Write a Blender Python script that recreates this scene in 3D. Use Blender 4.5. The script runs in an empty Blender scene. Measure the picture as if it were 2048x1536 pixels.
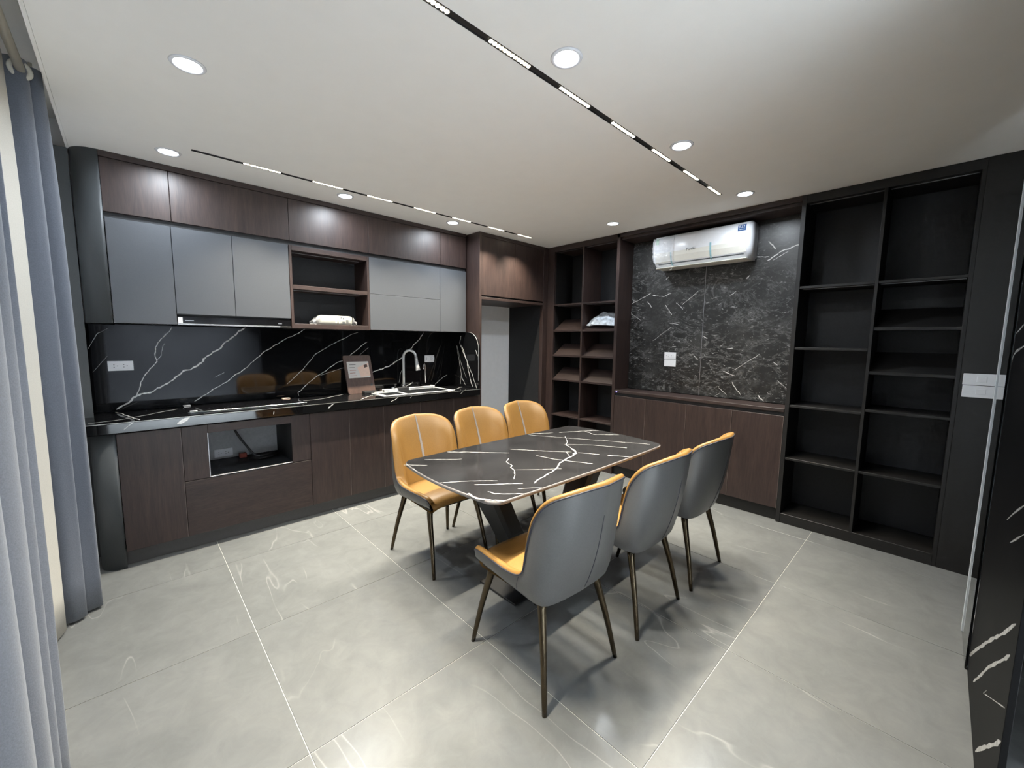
import bpy, bmesh, math, random
from mathutils import Vector, Matrix

# ------------------------------------------------------------------ camera, world, exposure
scn = bpy.context.scene
C = scn.collection
random.seed(7)
yaw, pit, rol = math.radians(43.36), math.radians(-6.18), math.radians(0.69)
Fw = Vector((math.sin(yaw)*math.cos(pit), math.cos(yaw)*math.cos(pit), math.sin(pit)))
rt = Vector((math.cos(yaw), -math.sin(yaw), 0)); upv = rt.cross(Fw)
Rv = rt*math.cos(rol) + upv*math.sin(rol); Uv = -rt*math.sin(rol) + upv*math.cos(rol)
cam = bpy.data.cameras.new('camera'); camo = bpy.data.objects.new('camera', cam); C.objects.link(camo)
cam.sensor_width = 36; cam.lens = 811.5/2048*36; cam.clip_start = 0.02; cam.clip_end = 60
m = Matrix.Identity(4)
for i in range(3):
    m[i][0], m[i][1], m[i][2] = Rv[i], Uv[i], -Fw[i]
m[0][3], m[1][3], m[2][3] = 0, 0, 1.4235
camo.matrix_world = m
scn.camera = camo
w = bpy.data.worlds.new('world'); scn.world = w; w.use_nodes = True
w.node_tree.nodes['Background'].inputs[0].default_value = (0.72, 0.80, 1.0, 1)
w.node_tree.nodes['Background'].inputs[1].default_value = 0.03
scn.view_settings.view_transform = 'Standard'; scn.view_settings.look = 'None'
scn.view_settings.gamma = 1; scn.view_settings.use_curve_mapping = False
scn.view_settings.exposure = 0.97
scn.cycles.use_denoising = True
scn.cycles.max_bounces = 8; scn.cycles.diffuse_bounces = 5; scn.cycles.glossy_bounces = 4
scn.cycles.use_adaptive_sampling = True; scn.cycles.adaptive_threshold = 0.03; scn.cycles.adaptive_min_samples = 16
scn.cycles.transparent_max_bounces = 12
scn.cycles.sample_clamp_indirect = 4.0; scn.cycles.caustics_refractive = False
COOL = (0.84, 0.92, 1.0); WARM = (1.0, 0.91, 0.74)
P_DOWN = 4.5      # watts of each downlight
P_MOD = 6.0       # watts of each track module
P_FILL = 170.0     # watts of each unseen fill downlight added behind the camera

# ------------------------------------------------------------------ materials
def new_mat(name):
    mt = bpy.data.materials.new(name); mt.use_nodes = True
    nt = mt.node_tree; b = nt.nodes['Principled BSDF']
    return mt, nt, b
def nd(nt, t, **kw):
    n = nt.nodes.new(t)
    for k, v in kw.items(): setattr(n, k, v)
    return n
def setin(b, **kw):
    names = {'rough':'Roughness','metal':'Metallic','spec':'Specular IOR Level','ior':'IOR','trans':'Transmission Weight','alpha':'Alpha','coat':'Coat Weight','coatr':'Coat Roughness','sheen':'Sheen Weight','sub':'Subsurface Weight'}
    for k, v in kw.items(): b.inputs[names[k]].default_value = v
def coords(nt, scale=(1,1,1), rnd=True, rot=(0,0,0)):
    tc = nd(nt, 'ShaderNodeTexCoord'); mp = nd(nt, 'ShaderNodeMapping')
    mp.inputs['Scale'].default_value = scale; mp.inputs['Rotation'].default_value = rot
    nt.links.new(tc.outputs['Object'], mp.inputs['Vector'])
    if rnd:
        oi = nd(nt, 'ShaderNodeObjectInfo'); mu = nd(nt, 'ShaderNodeMath', operation='MULTIPLY')
        mu.inputs[1].default_value = 37.0
        nt.links.new(oi.outputs['Random'], mu.inputs[0]); nt.links.new(mu.outputs[0], mp.inputs['Location'])
    return mp.outputs[0]
def noise(nt, vec, scale, detail=4, rough=.55, dist=0.0):
    n = nd(nt, 'ShaderNodeTexNoise'); n.inputs['Scale'].default_value = scale; n.inputs['Detail'].default_value = detail
    n.inputs['Roughness'].default_value = rough; n.inputs['Distortion'].default_value = dist
    nt.links.new(vec, n.inputs['Vector']); return n.outputs['Fac']
def ramp(nt, fac, stops):
    r = nd(nt, 'ShaderNodeValToRGB'); e = r.color_ramp.elements
    while len(e) < len(stops): e.new(0.5)
    for el, (p, c) in zip(e, stops):
        el.position = p; el.color = (*c, 1) if len(c) == 3 else c
    nt.links.new(fac, r.inputs[0]); return r.outputs[0]
def mixc(nt, fac, a, b, mode='MIX'):
    n = nd(nt, 'ShaderNodeMix', data_type='RGBA', blend_type=mode)
    if isinstance(fac, (int, float)): n.inputs[0].default_value = fac
    else: nt.links.new(fac, n.inputs[0])
    for s, i in ((a, 6), (b, 7)):
        if isinstance(s, tuple): n.inputs[i].default_value = (*s, 1)
        else: nt.links.new(s, n.inputs[i])
    return n.outputs[2]
def bump(nt, b, fac, strength=.1, dist=.002):
    n = nd(nt, 'ShaderNodeBump'); n.inputs['Strength'].default_value = strength; n.inputs['Distance'].default_value = dist
    nt.links.new(fac, n.inputs['Height']); nt.links.new(n.outputs[0], b.inputs['Normal'])
def plain(name, col, rough=.5, var=.08, nscale=30, bmp=0.0, **kw):
    mt, nt, b = new_mat(name); v = coords(nt); f = noise(nt, v, nscale, 3)
    lo = tuple(c*(1-var) for c in col); hi = tuple(min(1, c*(1+var)) for c in col)
    nt.links.new(ramp(nt, f, [(.3, lo), (.7, hi)]), b.inputs['Base Color'])
    setin(b, rough=rough, **kw)
    if bmp: bump(nt, b, f, bmp)
    return mt
def wood(name, dark, mid, light, scale=(9, 9, .8), rough=.47):
    mt, nt, b = new_mat(name); v = coords(nt, scale)
    f1 = noise(nt, v, 3.0, 6, .6, 1.2)
    v2 = coords(nt, (scale[0]*9, scale[1]*9, scale[2]*4)); f2 = noise(nt, v2, 4.0, 3)
    c1 = ramp(nt, f1, [(.3, dark), (.5, mid), (.72, light)])
    c = mixc(nt, .35, c1, ramp(nt, f2, [(.35, tuple(x*.55 for x in mid)), (.65, light)]))
    nt.links.new(c, b.inputs['Base Color']); setin(b, rough=rough, spec=.55)
    bump(nt, b, f2, .04)
    return mt
def emit(name, col, strength):
    mt, nt, b = new_mat(name); v = coords(nt); f = noise(nt, v, 5)
    nt.links.new(ramp(nt, f, [(0, col), (1, col)]), b.inputs['Emission Color'])
    b.inputs['Base Color'].default_value = (*col, 1); b.inputs['Emission Strength'].default_value = strength
    return mt
M = {}
M['wood'] = wood('dark walnut veneer', (.0145, .008, .0072), (.029, .017, .015), (.050, .029, .024))
M['wood_h'] = wood('dark walnut veneer, level grain', (.0145, .008, .0072), (.029, .017, .015), (.050, .029, .024), (.8, 9, 9))
M['wood_y'] = wood('dark walnut veneer, lengthwise grain', (.015, .009, .0085), (.029, .018, .016), (.05, .030, .026), (9, .8, 9))
M['board'] = wood('walnut cutting board', (.04, .021, .016), (.075, .042, .033), (.115, .068, .054), (14, 14, 1.1), .5)
M['ebony'] = plain('black brown laminate', (.0085, .0078, .0075), .5, .15, 60)
M['black_in'] = plain('black cabinet interior', (.012, .0125, .0145), .55, .2, 60)
M['grey'] = plain('matte grey acrylic door', (.078, .083, .093), .40, .04, 220, spec=.4)
M['grey_edge'] = plain('pale slab edge and painted highlight', (.45, .44, .42), .3, .05, 90, metal=.6)
M['curve_grey'] = plain('charcoal grey curved panel', (.060, .066, .070), .5, .06, 220)
M['plinth'] = plain('dark grey plinth', (.075, .072, .072), .45, .05, 60)
M['wall'] = plain('white emulsion wall', (.90, .905, .92), .7, .02, 25)
M['rearwall'] = plain('grey wall paint', (.035, .037, .042), .7, .03, 25)
M['plaster'] = plain('grey plaster', (.42, .43, .44), .8, .08, 60)
M['ceiling'] = plain('warm white ceiling paint', (.90, .885, .855), .75, .01, 8)
M['white'] = plain('white plastic', (.80, .81, .84), .3, .02, 40)
M['offwhite'] = plain('cream plastic', (.60, .575, .50), .3, .02, 40)
M['bagfilm'] = plain('white printed film', (.50, .55, .60), .35, .45, 22)
M['band'] = plain('pale edge band', (.15, .12, .105), .45, .1, 60)
M['satin'] = plain('satin steel', (.62, .63, .64), .34, .04, 60, metal=.45)
M['packfilm'] = plain('white pack film', (.40, .40, .365), .4, .04, 60)
M['cream'] = plain('ivory plastic', (.76, .745, .68), .3, .02, 40)
M['pale'] = plain('pale print', (.62, .70, .68), .5, .04, 60)
M['ink'] = plain('dark print', (.05, .055, .06), .5, .1, 60)
M['blue'] = plain('blue print', (.03, .10, .28), .4, .05, 60)
M['teal'] = plain('light blue tape', (.30, .52, .58), .35, .04, 80)
M['green'] = plain('green print', (.12, .42, .2), .4, .1, 60)
M['red'] = plain('red plastic', (.28, .05, .03), .45, .08, 60)
M['pink'] = plain('pinkish foam', (.75, .55, .46), .6, .05, 60)
M['rubber'] = plain('black rubber', (.012, .012, .013), .5, .1, 60)
M['dark_metal'] = plain('black table steel', (.012, .012, .013), .42, .1, 60, spec=.5)
M['bronze'] = plain('black gold chair metal', (.085, .066, .042), .24, .08, 40, metal=.95)
M['steel'] = plain('stainless steel', (.56, .57, .58), .22, .05, 80, metal=1)
M['chrome'] = plain('polished chrome', (.72, .73, .75), .08, .02, 30, metal=1)
M['alu'] = plain('aluminium profile', (.42, .42, .44), .3, .04, 60, metal=.85)
M['orange'] = plain('ochre leather', (.245, .132, .036), .42, .07, 160, .04, spec=.4)
M['leather'] = plain('grey leather', (.100, .099, .098), .36, .06, 160, .05, spec=.45)
M['piping'] = plain('dark piping', (.028, .030, .042), .4, .1, 80)
M['stripe'] = plain('taupe stitched stripe', (.24, .22, .21), .5, .12, 200)
M['curtain'] = plain('blue grey curtain cloth', (.140, .156, .192), .85, .12, 260, .25, sheen=.25)
M['sheer'] = plain('cream curtain lining', (.70, .67, .60), .9, .06, 300, .15)
M['led_warm'] = emit('warm led lens', (1.0, .90, .68), 7.0)
M['led_off'] = plain('dead led lens', (.35, .33, .28), .3)
M['led_cool'] = emit('cool downlight lens', (.86, .93, 1.0), 10.0)
M['led_dot'] = emit('violet indicator', (.25, .2, 1.0), 3.0)
M['bezel'] = plain('white bezel', (.75, .76, .8), .4, .02, 40)
M['paper'] = plain('white card', (.62, .60, .58), .6, .02, 40)
M['vein'] = plain('white marble vein', (.60, .59, .57), .12, .25, 60, spec=.5)
M['veindim'] = plain('faint marble vein', (.17, .165, .16), .12, .3, 60, spec=.5)

def marble_black():
    mt, nt, b = new_mat('polished black marble'); v = coords(nt, (1, 1, 1), False)
    f = noise(nt, v, 2.2, 6, .6, .6)
    c = ramp(nt, f, [(.3, (.0040, .0042, .0048)), (.7, (.0065, .0067, .0073))])
    nt.links.new(c, b.inputs['Base Color']); setin(b, rough=.05, spec=.42)
    return mt
def marble_table():
    mt, nt, b = new_mat('glossy charcoal sintered stone'); v = coords(nt, (1, 1, 1), False)
    f = noise(nt, v, 5, 5, .6, .4)
    nt.links.new(ramp(nt, f, [(.3, (.018, .0178, .019)), (.7, (.030, .0295, .031))]), b.inputs['Base Color'])
    setin(b, rough=.10, spec=.5); return mt
def marble_wall():
    mt, nt, b = new_mat('dark grey veined stone'); v = coords(nt, (1, 1, 1), False)
    vr = coords(nt, (1, 1.0, 2.0), False, (math.radians(-35), 0, 0))
    f = noise(nt, v, 4.0, 10, .74, .5); g = noise(nt, vr, 4.0, 9, .70, .8); h = noise(nt, v, 1.6, 4); q = noise(nt, vr, 26, 5, .62, .6)
    base = ramp(nt, f, [(.38, (.007, .007, .0067)), (.52, (.014, .014, .0133)), (.64, (.038, .038, .0365))])
    a = nd(nt, 'ShaderNodeMath', operation='SUBTRACT'); nt.links.new(g, a.inputs[0]); a.inputs[1].default_value = .5
    ab = nd(nt, 'ShaderNodeMath', operation='ABSOLUTE'); nt.links.new(a.outputs[0], ab.inputs[0])
    vv = ramp(nt, ab.outputs[0], [(0.0, (.8, .8, .8)), (.010, (.25, .25, .25)), (.03, (0, 0, 0))])
    msk = ramp(nt, h, [(.38, (.12, .12, .12)), (.56, (1, 1, 1))])
    mm = nd(nt, 'ShaderNodeMath', operation='MULTIPLY'); nt.links.new(vv, mm.inputs[0]); nt.links.new(msk, mm.inputs[1])
    fl = ramp(nt, q, [(.60, (0, 0, 0)), (.66, (1, 1, 1))])
    m2 = nd(nt, 'ShaderNodeMath', operation='MULTIPLY'); nt.links.new(fl, m2.inputs[0]); nt.links.new(msk, m2.inputs[1])
    c1 = mixc(nt, mm.outputs[0], base, (.20, .20, .195))
    nt.links.new(mixc(nt, m2.outputs[0], c1, (.30, .30, .29)), b.inputs['Base Color'])
    setin(b, rough=.36, spec=.6); return mt
def tile_mat():
    mt, nt, b = new_mat('grey stone floor tile'); v = coords(nt, (1, 1, 1), True); vs = coords(nt, (1.9, .42, 1), True, (0, 0, math.radians(28)))
    f = noise(nt, v, 3.0, 7, .62, .8); g = noise(nt, vs, 1.7, 3, .45, .35); h = noise(nt, v, 1.7, 2); k = noise(nt, v, 9, 7, .7, .8)
    base = ramp(nt, f, [(.28, (.132, .137, .137)), (.5, (.156, .161, .160)), (.74, (.180, .185, .183))])
    base = mixc(nt, .28, base, ramp(nt, k, [(.35, (.122, .127, .126)), (.68, (.205, .21, .207))]))
    a = nd(nt, 'ShaderNodeMath', operation='SUBTRACT'); nt.links.new(g, a.inputs[0]); a.inputs[1].default_value = .47
    ab = nd(nt, 'ShaderNodeMath', operation='ABSOLUTE'); nt.links.new(a.outputs[0], ab.inputs[0])
    vv = ramp(nt, ab.outputs[0], [(0.0, (1, 1, 1)), (.0025, (.35, .35, .35)), (.006, (0, 0, 0))])
    msk = ramp(nt, h, [(.50, (0, 0, 0)), (.62, (1, 1, 1))])
    mm = nd(nt, 'ShaderNodeMath', operation='MULTIPLY'); nt.links.new(vv, mm.inputs[0]); nt.links.new(msk, mm.inputs[1])
    nt.links.new(mixc(nt, mm.outputs[0], base, (.27, .27, .265)), b.inputs['Base Color'])
    r = ramp(nt, f, [(.3, (.20, .20, .20)), (.7, (.27, .27, .27))]); nt.links.new(r, b.inputs['Roughness'])
    setin(b, spec=.35); return mt
def glass_mat(name, col, rough=0.0):
    mt, nt, b = new_mat(name); v = coords(nt); f = noise(nt, v, 3)
    nt.links.new(ramp(nt, f, [(0, col), (1, col)]), b.inputs['Base Color']); setin(b, rough=rough, trans=1.0, ior=1.45); return mt
def film_mat():
    mt, nt, b = new_mat('clear wrinkled film'); v = coords(nt); f = noise(nt, v, 60, 4, .6, 1.0)
    b.inputs['Base Color'].default_value = (.85, .87, .9, 1); setin(b, rough=.12, alpha=.28, spec=.8); bump(nt, b, f, .8, .004); return mt
M['black'] = marble_black(); M['pierstone'] = plain('satin black stone', (.006, .006, .0065), .5, .15, 6, spec=.08); M['table'] = marble_table(); M['stone'] = marble_wall(); M['tile'] = tile_mat()
M['grout'] = plain('pale grout', (.50, .50, .47), .8, .04, 80)
M['glass'] = glass_mat('clear door glass', (.70, .76, .80)); M['glass_edge'] = plain('polished glass edge', (.62, .66, .70), .25, .03, 20)
M['film'] = film_mat()
M['cooktop'] = plain('black glass hob', (.006, .006, .007), .06, .1, 30, spec=.6)
M['edge'] = plain('table stone edge', (.20, .185, .18), .3, .1, 60)

# ------------------------------------------------------------------ mesh helpers
def obj(name, bm, mat, parent=None, smooth=False, off=None):
    me = bpy.data.meshes.new(name)
    bmesh.ops.recalc_face_normals(bm, faces=bm.faces)
    if parent is not None and off is None:
        p = parent
        o = Vector((0, 0, 0))
        while p is not None: o += p.location; p = p.parent
        bmesh.ops.translate(bm, verts=bm.verts, vec=-o)
    bm.to_mesh(me); bm.free()
    if smooth:
        for p in me.polygons: p.use_smooth = True
    if isinstance(mat, (list, tuple)):
        for q in mat: me.materials.append(M[q])
    else: me.materials.append(M[mat])
    o = bpy.data.objects.new(name, me); C.objects.link(o); o.parent = parent
    return o
def tag(o, label=None, cat=None, group=None, kind=None):
    for k, v in (('label', label), ('category', cat), ('group', group), ('kind', kind)):
        if v: o[k] = v
    return o
def thing(name, label, cat, loc=(0, 0, 0), rz=0, group=None):
    o = bpy.data.objects.new(name, None); C.objects.link(o); o.location = loc; o.rotation_euler = (0, 0, rz)
    o.empty_display_size = .1
    return tag(o, label, cat, group)
def bx(bm, x0, x1, y0, y1, z0, z1, bev=0.0, seg=1):
    vs = [bm.verts.new((x, y, z)) for x in (x0, x1) for y in (y0, y1) for z in (z0, z1)]
    fs = [(0, 1, 3, 2), (4, 6, 7, 5), (0, 4, 5, 1), (2, 3, 7, 6), (0, 2, 6, 4), (1, 5, 7, 3)]
    faces = [bm.faces.new([vs[i] for i in f]) for f in fs]
    if bev:
        es = list({e for f in faces for e in f.edges})
        bmesh.ops.bevel(bm, geom=es, offset=bev, segments=seg, profile=.5, affect='EDGES')
    return bm
def B(*a, bev=.0015, seg=1):
    return bx(bmesh.new(), *a, bev=bev, seg=seg)
def boxes(lst, bev=.0015):
    bm = bmesh.new()
    for a in lst: bx(bm, *a, bev=bev)
    return bm
def grid(bm, rows, closed_u=False, closed_v=False):
    vv = [[bm.verts.new(p) for p in r] for r in rows]
    nr, nc = len(vv), len(vv[0])
    for i in range(nr if closed_v else nr-1):
        for j in range(nc if closed_u else nc-1):
            a, b, c, d = vv[i][j], vv[i][(j+1) % nc], vv[(i+1) % nr][(j+1) % nc], vv[(i+1) % nr][j]
            if len({a, b, c, d}) == 4: bm.faces.new((a, b, c, d))
    return vv
def tube(bm, pts, r, n=8, caps=True, flat=1.0):
    pts = [Vector(p) for p in pts]; rs = r if isinstance(r, (list, tuple)) else [r]*len(pts)
    rows = []; prev = None
    for i, p in enumerate(pts):
        t = (pts[min(i+1, len(pts)-1)] - pts[max(i-1, 0)]).normalized()
        if prev is None:
            a = Vector((0, 0, 1)) if abs(t.z) < .9 else Vector((0, 1, 0))
            u = (a - t*a.dot(t)).normalized()
        else: u = (prev - t*prev.dot(t)).normalized()
        prev = u; v = t.cross(u)
        rows.append([p + (u*math.cos(2*math.pi*k/n)*flat + v*math.sin(2*math.pi*k/n))*rs[i] for k in range(n)])
    vv = grid(bm, rows, closed_u=True)
    if caps: bm.faces.new(vv[0][::-1]); bm.faces.new(vv[-1])
    return bm
def cyl(bm, c, r, h, n=24, axis='z', r2=None):
    rows = []; r2 = r if r2 is None else r2
    for rr, t in ((r, 0), (r2, h)):
        row = []
        for k in range(n):
            a, b = rr*math.cos(2*math.pi*k/n), rr*math.sin(2*math.pi*k/n)
            row.append({'z': (c[0]+a, c[1]+b, c[2]+t), 'y': (c[0]+a, c[1]+t, c[2]+b), 'x': (c[0]+t, c[1]+a, c[2]+b)}[axis])
        rows.append(row)
    vv = grid(bm, rows, closed_u=True); bm.faces.new(vv[0]); bm.faces.new(vv[1]); return bm
def prism(bm, poly, axis, t0, t1):
    """extrude a closed 2-D polygon along an axis"""
    mk = {'x': lambda a, b, t: (t, a, b), 'y': lambda a, b, t: (a, t, b), 'z': lambda a, b, t: (a, b, t)}[axis]
    r0 = [bm.verts.new(mk(a, b, t0)) for a, b in poly]; r1 = [bm.verts.new(mk(a, b, t1)) for a, b in poly]
    n = len(poly); bm.faces.new(r0); bm.faces.new(r1)
    for i in range(n): bm.faces.new((r0[i], r0[(i+1) % n], r1[(i+1) % n], r1[i]))
    return bm
def spline(ps, n):
    ps = [Vector(p) for p in ps]; out = []; k = len(ps)-1
    for i in range(n+1):
        t = i/n*k; j = min(int(t), k-1); f = t-j
        p0, p1, p2, p3 = ps[max(j-1, 0)], ps[j], ps[j+1], ps[min(j+2, k)]
        out.append(.5*((2*p1) + (p2-p0)*f + (2*p0-5*p1+4*p2-p3)*f*f + (3*p1-p0-3*p2+p3)*f**3))
    return out
def veins(name, lines, wf, to3, nrm, parent, mat='vein', jit=1.0, step=.012, clip=None, h=.0005):
    """raised pale mineral veins of a slab: ragged ribbons with thickness, one mesh per slab"""
    bm = bmesh.new(); rnd = random.Random(len(lines)*7+3)
    for pts, wd in lines:
        wd *= wf; P = []
        for (a, b), (c, d) in zip(pts[:-1], pts[1:]):
            L = math.hypot(c-a, d-b); n = max(1, int(L/step))
            for i in range(n): P.append((a+(c-a)*i/n, b+(d-b)*i/n))
        P.append(pts[-1])
        L, Rr = [], []; drift = 0
        for i, (a, b) in enumerate(P):
            q = P[min(i+1, len(P)-1)]; p = P[max(i-1, 0)]
            dx, dy = q[0]-p[0], q[1]-p[1]; l = math.hypot(dx, dy) or 1; nx, ny = -dy/l, dx/l
            drift = drift*.7 + rnd.uniform(-1, 1)*wd*.5*jit
            hw = wd*.5*(rnd.uniform(.45, 1.25) if 0 < i < len(P)-1 else .25)
            pa = (a+nx*(drift+hw), b+ny*(drift+hw)); pb = (a+nx*(drift-hw), b+ny*(drift-hw))
            if clip:
                pa = (min(max(pa[0], clip[0]), clip[1]), min(max(pa[1], clip[2]), clip[3])); pb = (min(max(pb[0], clip[0]), clip[1]), min(max(pb[1], clip[2]), clip[3]))
            L.append(pa); Rr.append(pb)
        N = Vector(nrm)*h
        top = [[Vector(to3(*p))+N for p in L], [Vector(to3(*p))+N for p in Rr]]
        bot = [[Vector(to3(*p))-N for p in L], [Vector(to3(*p))-N for p in Rr]]
        rows = [[bot[0][i], top[0][i], top[1][i], bot[1][i]] for i in range(len(L))]
        grid(bm, rows, closed_u=True)
    o = obj(name, bm, mat, parent); o['kind'] = 'stuff'; return o
def text(body, size, mat, parent, mat4, name='lettering', ext=.0004):
    cu = bpy.data.curves.new('lettering', 'FONT'); cu.body = body; cu.size = size; cu.extrude = ext; cu.align_x = 'CENTER'; cu.align_y = 'CENTER'
    tmp = bpy.data.objects.new('lettering_tmp', cu); C.objects.link(tmp)
    dg = bpy.context.evaluated_depsgraph_get(); me = bpy.data.meshes.new_from_object(tmp.evaluated_get(dg))
    bpy.data.objects.remove(tmp); me.name = name; me.materials.clear(); me.materials.append(M[mat])
    me.transform(mat4)
    o = bpy.data.objects.new(name, me); C.objects.link(o); o.parent = parent
    off = Vector((0, 0, 0)); p = parent
    while p is not None: off += p.location; p = p.parent
    me.transform(Matrix.Translation(-off)); return o
def frame(origin, ux, uy):
    ux, uy = Vector(ux).normalized(), Vector(uy).normalized(); uz = ux.cross(uy)
    mt = Matrix.Identity(4)
    for i in range(3): mt[i][0], mt[i][1], mt[i][2], mt[i][3] = ux[i], uy[i], uz[i], origin[i]
    return mt
def area(name, loc, sx, sy, power, col, spread, shape='RECTANGLE', parent=None):
    l = bpy.data.lights.new(name, 'AREA'); l.shape = shape; l.size = sx
    if shape in ('RECTANGLE', 'ELLIPSE'): l.size_y = sy
    l.energy = power; l.color = col; l.spread = math.radians(spread)
    o = bpy.data.objects.new(name, l); C.objects.link(o); o.parent = parent
    off = Vector((0, 0, 0)); p = parent
    while p is not None: off += p.location; p = p.parent
    o.location = Vector(loc) - off
    return o

# mineral vein runs on each slab: metres on the slab plane, relative width
SPLASH = [([(-0.087,0.926),(-0.047,0.955),(0.01,1.004),(0.051,1.014),(0.124,1.046),(0.179,1.073),(0.235,1.119),(0.276,1.16),(0.369,1.206),(0.413,1.264),(0.488,1.321),(0.553,1.388),(0.633,1.457),(0.69,1.496)],8),([(0.02,1.006),(0.032,1.036),(0.051,1.102),(0.08,1.162),(0.137,1.245),(0.134,1.297),(0.138,1.345),(0.172,1.399),(0.212,1.448),(0.238,1.486)],4),([(0.139,1.249),(0.165,1.283),(0.18,1.351),(0.191,1.372)],2),([(0.331,0.942),(0.429,1.004),(0.486,1.045),(0.549,1.079),(0.59,1.119),(0.657,1.166),(0.698,1.203),(0.762,1.264),(0.798,1.303),(0.921,1.383),(1.076,1.466),(1.139,1.501)],4),([(-0.191,1.333),(-0.139,1.434),(-0.092,1.467)],2),([(0.465,1.114),(0.528,1.148)],1.5),([(-0.179,1.181),(-0.104,1.287)],1)]
SPLASH2 = [([(1.048,0.921),(1.045,0.951),(1.193,1.082),(1.315,1.153),(1.405,1.205),(1.452,1.226),(1.552,1.299),(1.67,1.393)],4),([(0.962,1.026),(1.097,1.157),(1.2,1.281),(1.349,1.369),(1.505,1.448),(1.586,1.477)],3),([(1.227,1.089),(1.449,1.152),(1.684,1.336)],1.5),([(1.71,1.089),(1.813,1.116),(1.918,1.16),(2.001,1.208),(2.029,1.23),(2.078,1.278),(2.186,1.371),(2.246,1.431),(2.289,1.492)],7),([(1.996,0.973),(2.015,1.065),(2.027,1.105)],3),([(2.426,0.929),(2.491,0.978),(2.584,1.028)],4)]
SIDE = [([(3.689,1.363),(3.628,1.165),(3.597,1.049),(3.613,0.938)],3),([(3.596,1.481),(3.627,1.382),(3.507,1.207),(3.449,1.032),(3.391,0.922)],5),([(3.597,1.365),(3.463,1.138),(3.405,1.062),(3.327,0.914)],4),([(3.597,1.021),(3.522,0.927)],3),([(3.35,1.317),(3.28,1.208)],4),([(3.673,1.354),(3.612,1.184),(3.507,1.01)],1.5)]
TOP = [([(-0.209,3.376),(-0.043,3.433),(0.225,3.684)],3),([(-0.089,3.863),(-0.044,3.608),(0.023,3.336)],5),([(1.144,3.558),(1.46,3.777)],4),([(1.397,3.337),(1.597,3.537)],5),([(2.261,3.31),(2.69,3.617)],5),([(0.869,3.518),(1.149,3.572)],2),([(1.654,3.366),(2.115,3.404)],2)]
APRON = [([(0.196,0.867),(0.258,0.909)],16),([(-0.05,0.869),(-0.006,0.911)],4),([(0.735,0.866),(0.74,0.891)],5),([(1.116,0.869),(1.164,0.908)],9),([(1.646,0.872),(1.689,0.888),(1.718,0.908)],7),([(1.836,0.888),(1.857,0.909)],3),([(2.394,0.879),(2.431,0.901)],3)]
TABLE = [([(1.354,1.994),(1.452,1.909),(1.529,1.828),(1.622,1.736)],5),([(1.684,1.791),(1.749,1.711),(1.84,1.597),(1.924,1.501)],4),([(2.208,1.785),(2.115,1.692),(2.03,1.628),(1.991,1.555)],4),([(1.991,1.555),(1.958,1.503),(1.89,1.459)],14),([(1.932,1.467),(1.803,1.434),(1.69,1.399),(1.606,1.35),(1.495,1.321),(1.427,1.303),(1.356,1.28)],7),([(1.895,1.519),(1.833,1.443)],3),([(1.704,1.591),(1.729,1.48),(1.775,1.374),(1.825,1.275)],4),([(2.046,1.992),(2.135,1.832),(2.23,1.675),(2.323,1.523),(2.465,1.276)],3),([(2.087,2.005),(2.231,1.916)],4),([(2.271,1.893),(2.423,1.822),(2.553,1.741)],5),([(2.453,1.796),(2.417,1.687),(2.546,1.56)],4),([(1.544,1.658),(1.488,1.614),(1.466,1.547),(1.44,1.525),(1.425,1.479),(1.326,1.379)],4),([(1.428,1.482),(1.532,1.4),(1.627,1.332)],2),([(1.018,1.583),(1.115,1.528),(1.191,1.473),(1.253,1.418)],4),([(1.135,1.451),(1.207,1.394),(1.316,1.31)],5),([(1.252,1.28),(1.341,1.207)],4),([(1.128,1.342),(1.133,1.299),(1.24,1.209)],5),([(1.027,1.374),(1.051,1.382),(1.04,1.312),(1.07,1.261),(1.122,1.21)],8),([(1.034,1.934),(1.128,1.849)],4),([(1.172,1.948),(1.294,1.848),(1.336,1.819)],4),([(1.044,1.841),(1.025,1.788)],6),([(2.033,1.647),(2.161,1.515),(2.268,1.329)],3),([(1.943,1.466),(2.007,1.358)],4),([(2.028,1.317),(2.105,1.214)],5)]
WALLM = [([(2.362,1.814),(2.123,1.92)],4),([(2.106,1.9),(1.978,1.881),(1.904,1.904)],6),([(1.783,1.219),(1.587,1.382),(1.4,1.526)],5),([(1.296,1.17),(1.09,1.329)],3),([(1.794,1.784),(1.64,1.905)],4),([(2.081,1.432),(1.885,1.573)],3),([(1.089,2.272),(1.026,2.203)],9),([(1.089,2.117),(0.987,2.174),(0.86,2.212)],8),([(1.186,2.16),(1.075,2.145)],6),([(1.242,1.981),(1.215,2.009)],9),([(1.365,1.845),(1.312,1.88)],6),([(1.918,1.617),(1.812,1.59)],5),([(2.168,1.841),(2.107,1.778)],7),([(1.854,1.808),(1.777,1.745)],5),([(1.966,1.793),(1.892,1.688)],5),([(1.58,1.486),(1.538,1.454)],8),([(1.651,1.296),(1.607,1.259)],6),([(1.376,1.158),(1.275,1.132)],6),([(1.405,1.007),(1.331,0.946)],4),([(1.296,1.07),(1.215,0.958)],6),([(1.076,0.973),(1.027,0.915)],8),([(1.464,0.904),(1.389,0.96)],3),([(2.349,1.728),(2.224,1.647)],3),([(1.972,2.046),(1.943,2.072)],7),([(1.482,2.015),(1.381,2.001)],4),([(1.046,2.111),(0.936,2.172)],4),([(0.943,1.112),(0.865,1.045)],3),([(1.358,1.367),(1.303,1.374)],6),([(0.986,1.264),(0.952,1.235)],6),([(1.874,1.376),(1.829,1.377)],5)]
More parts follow.
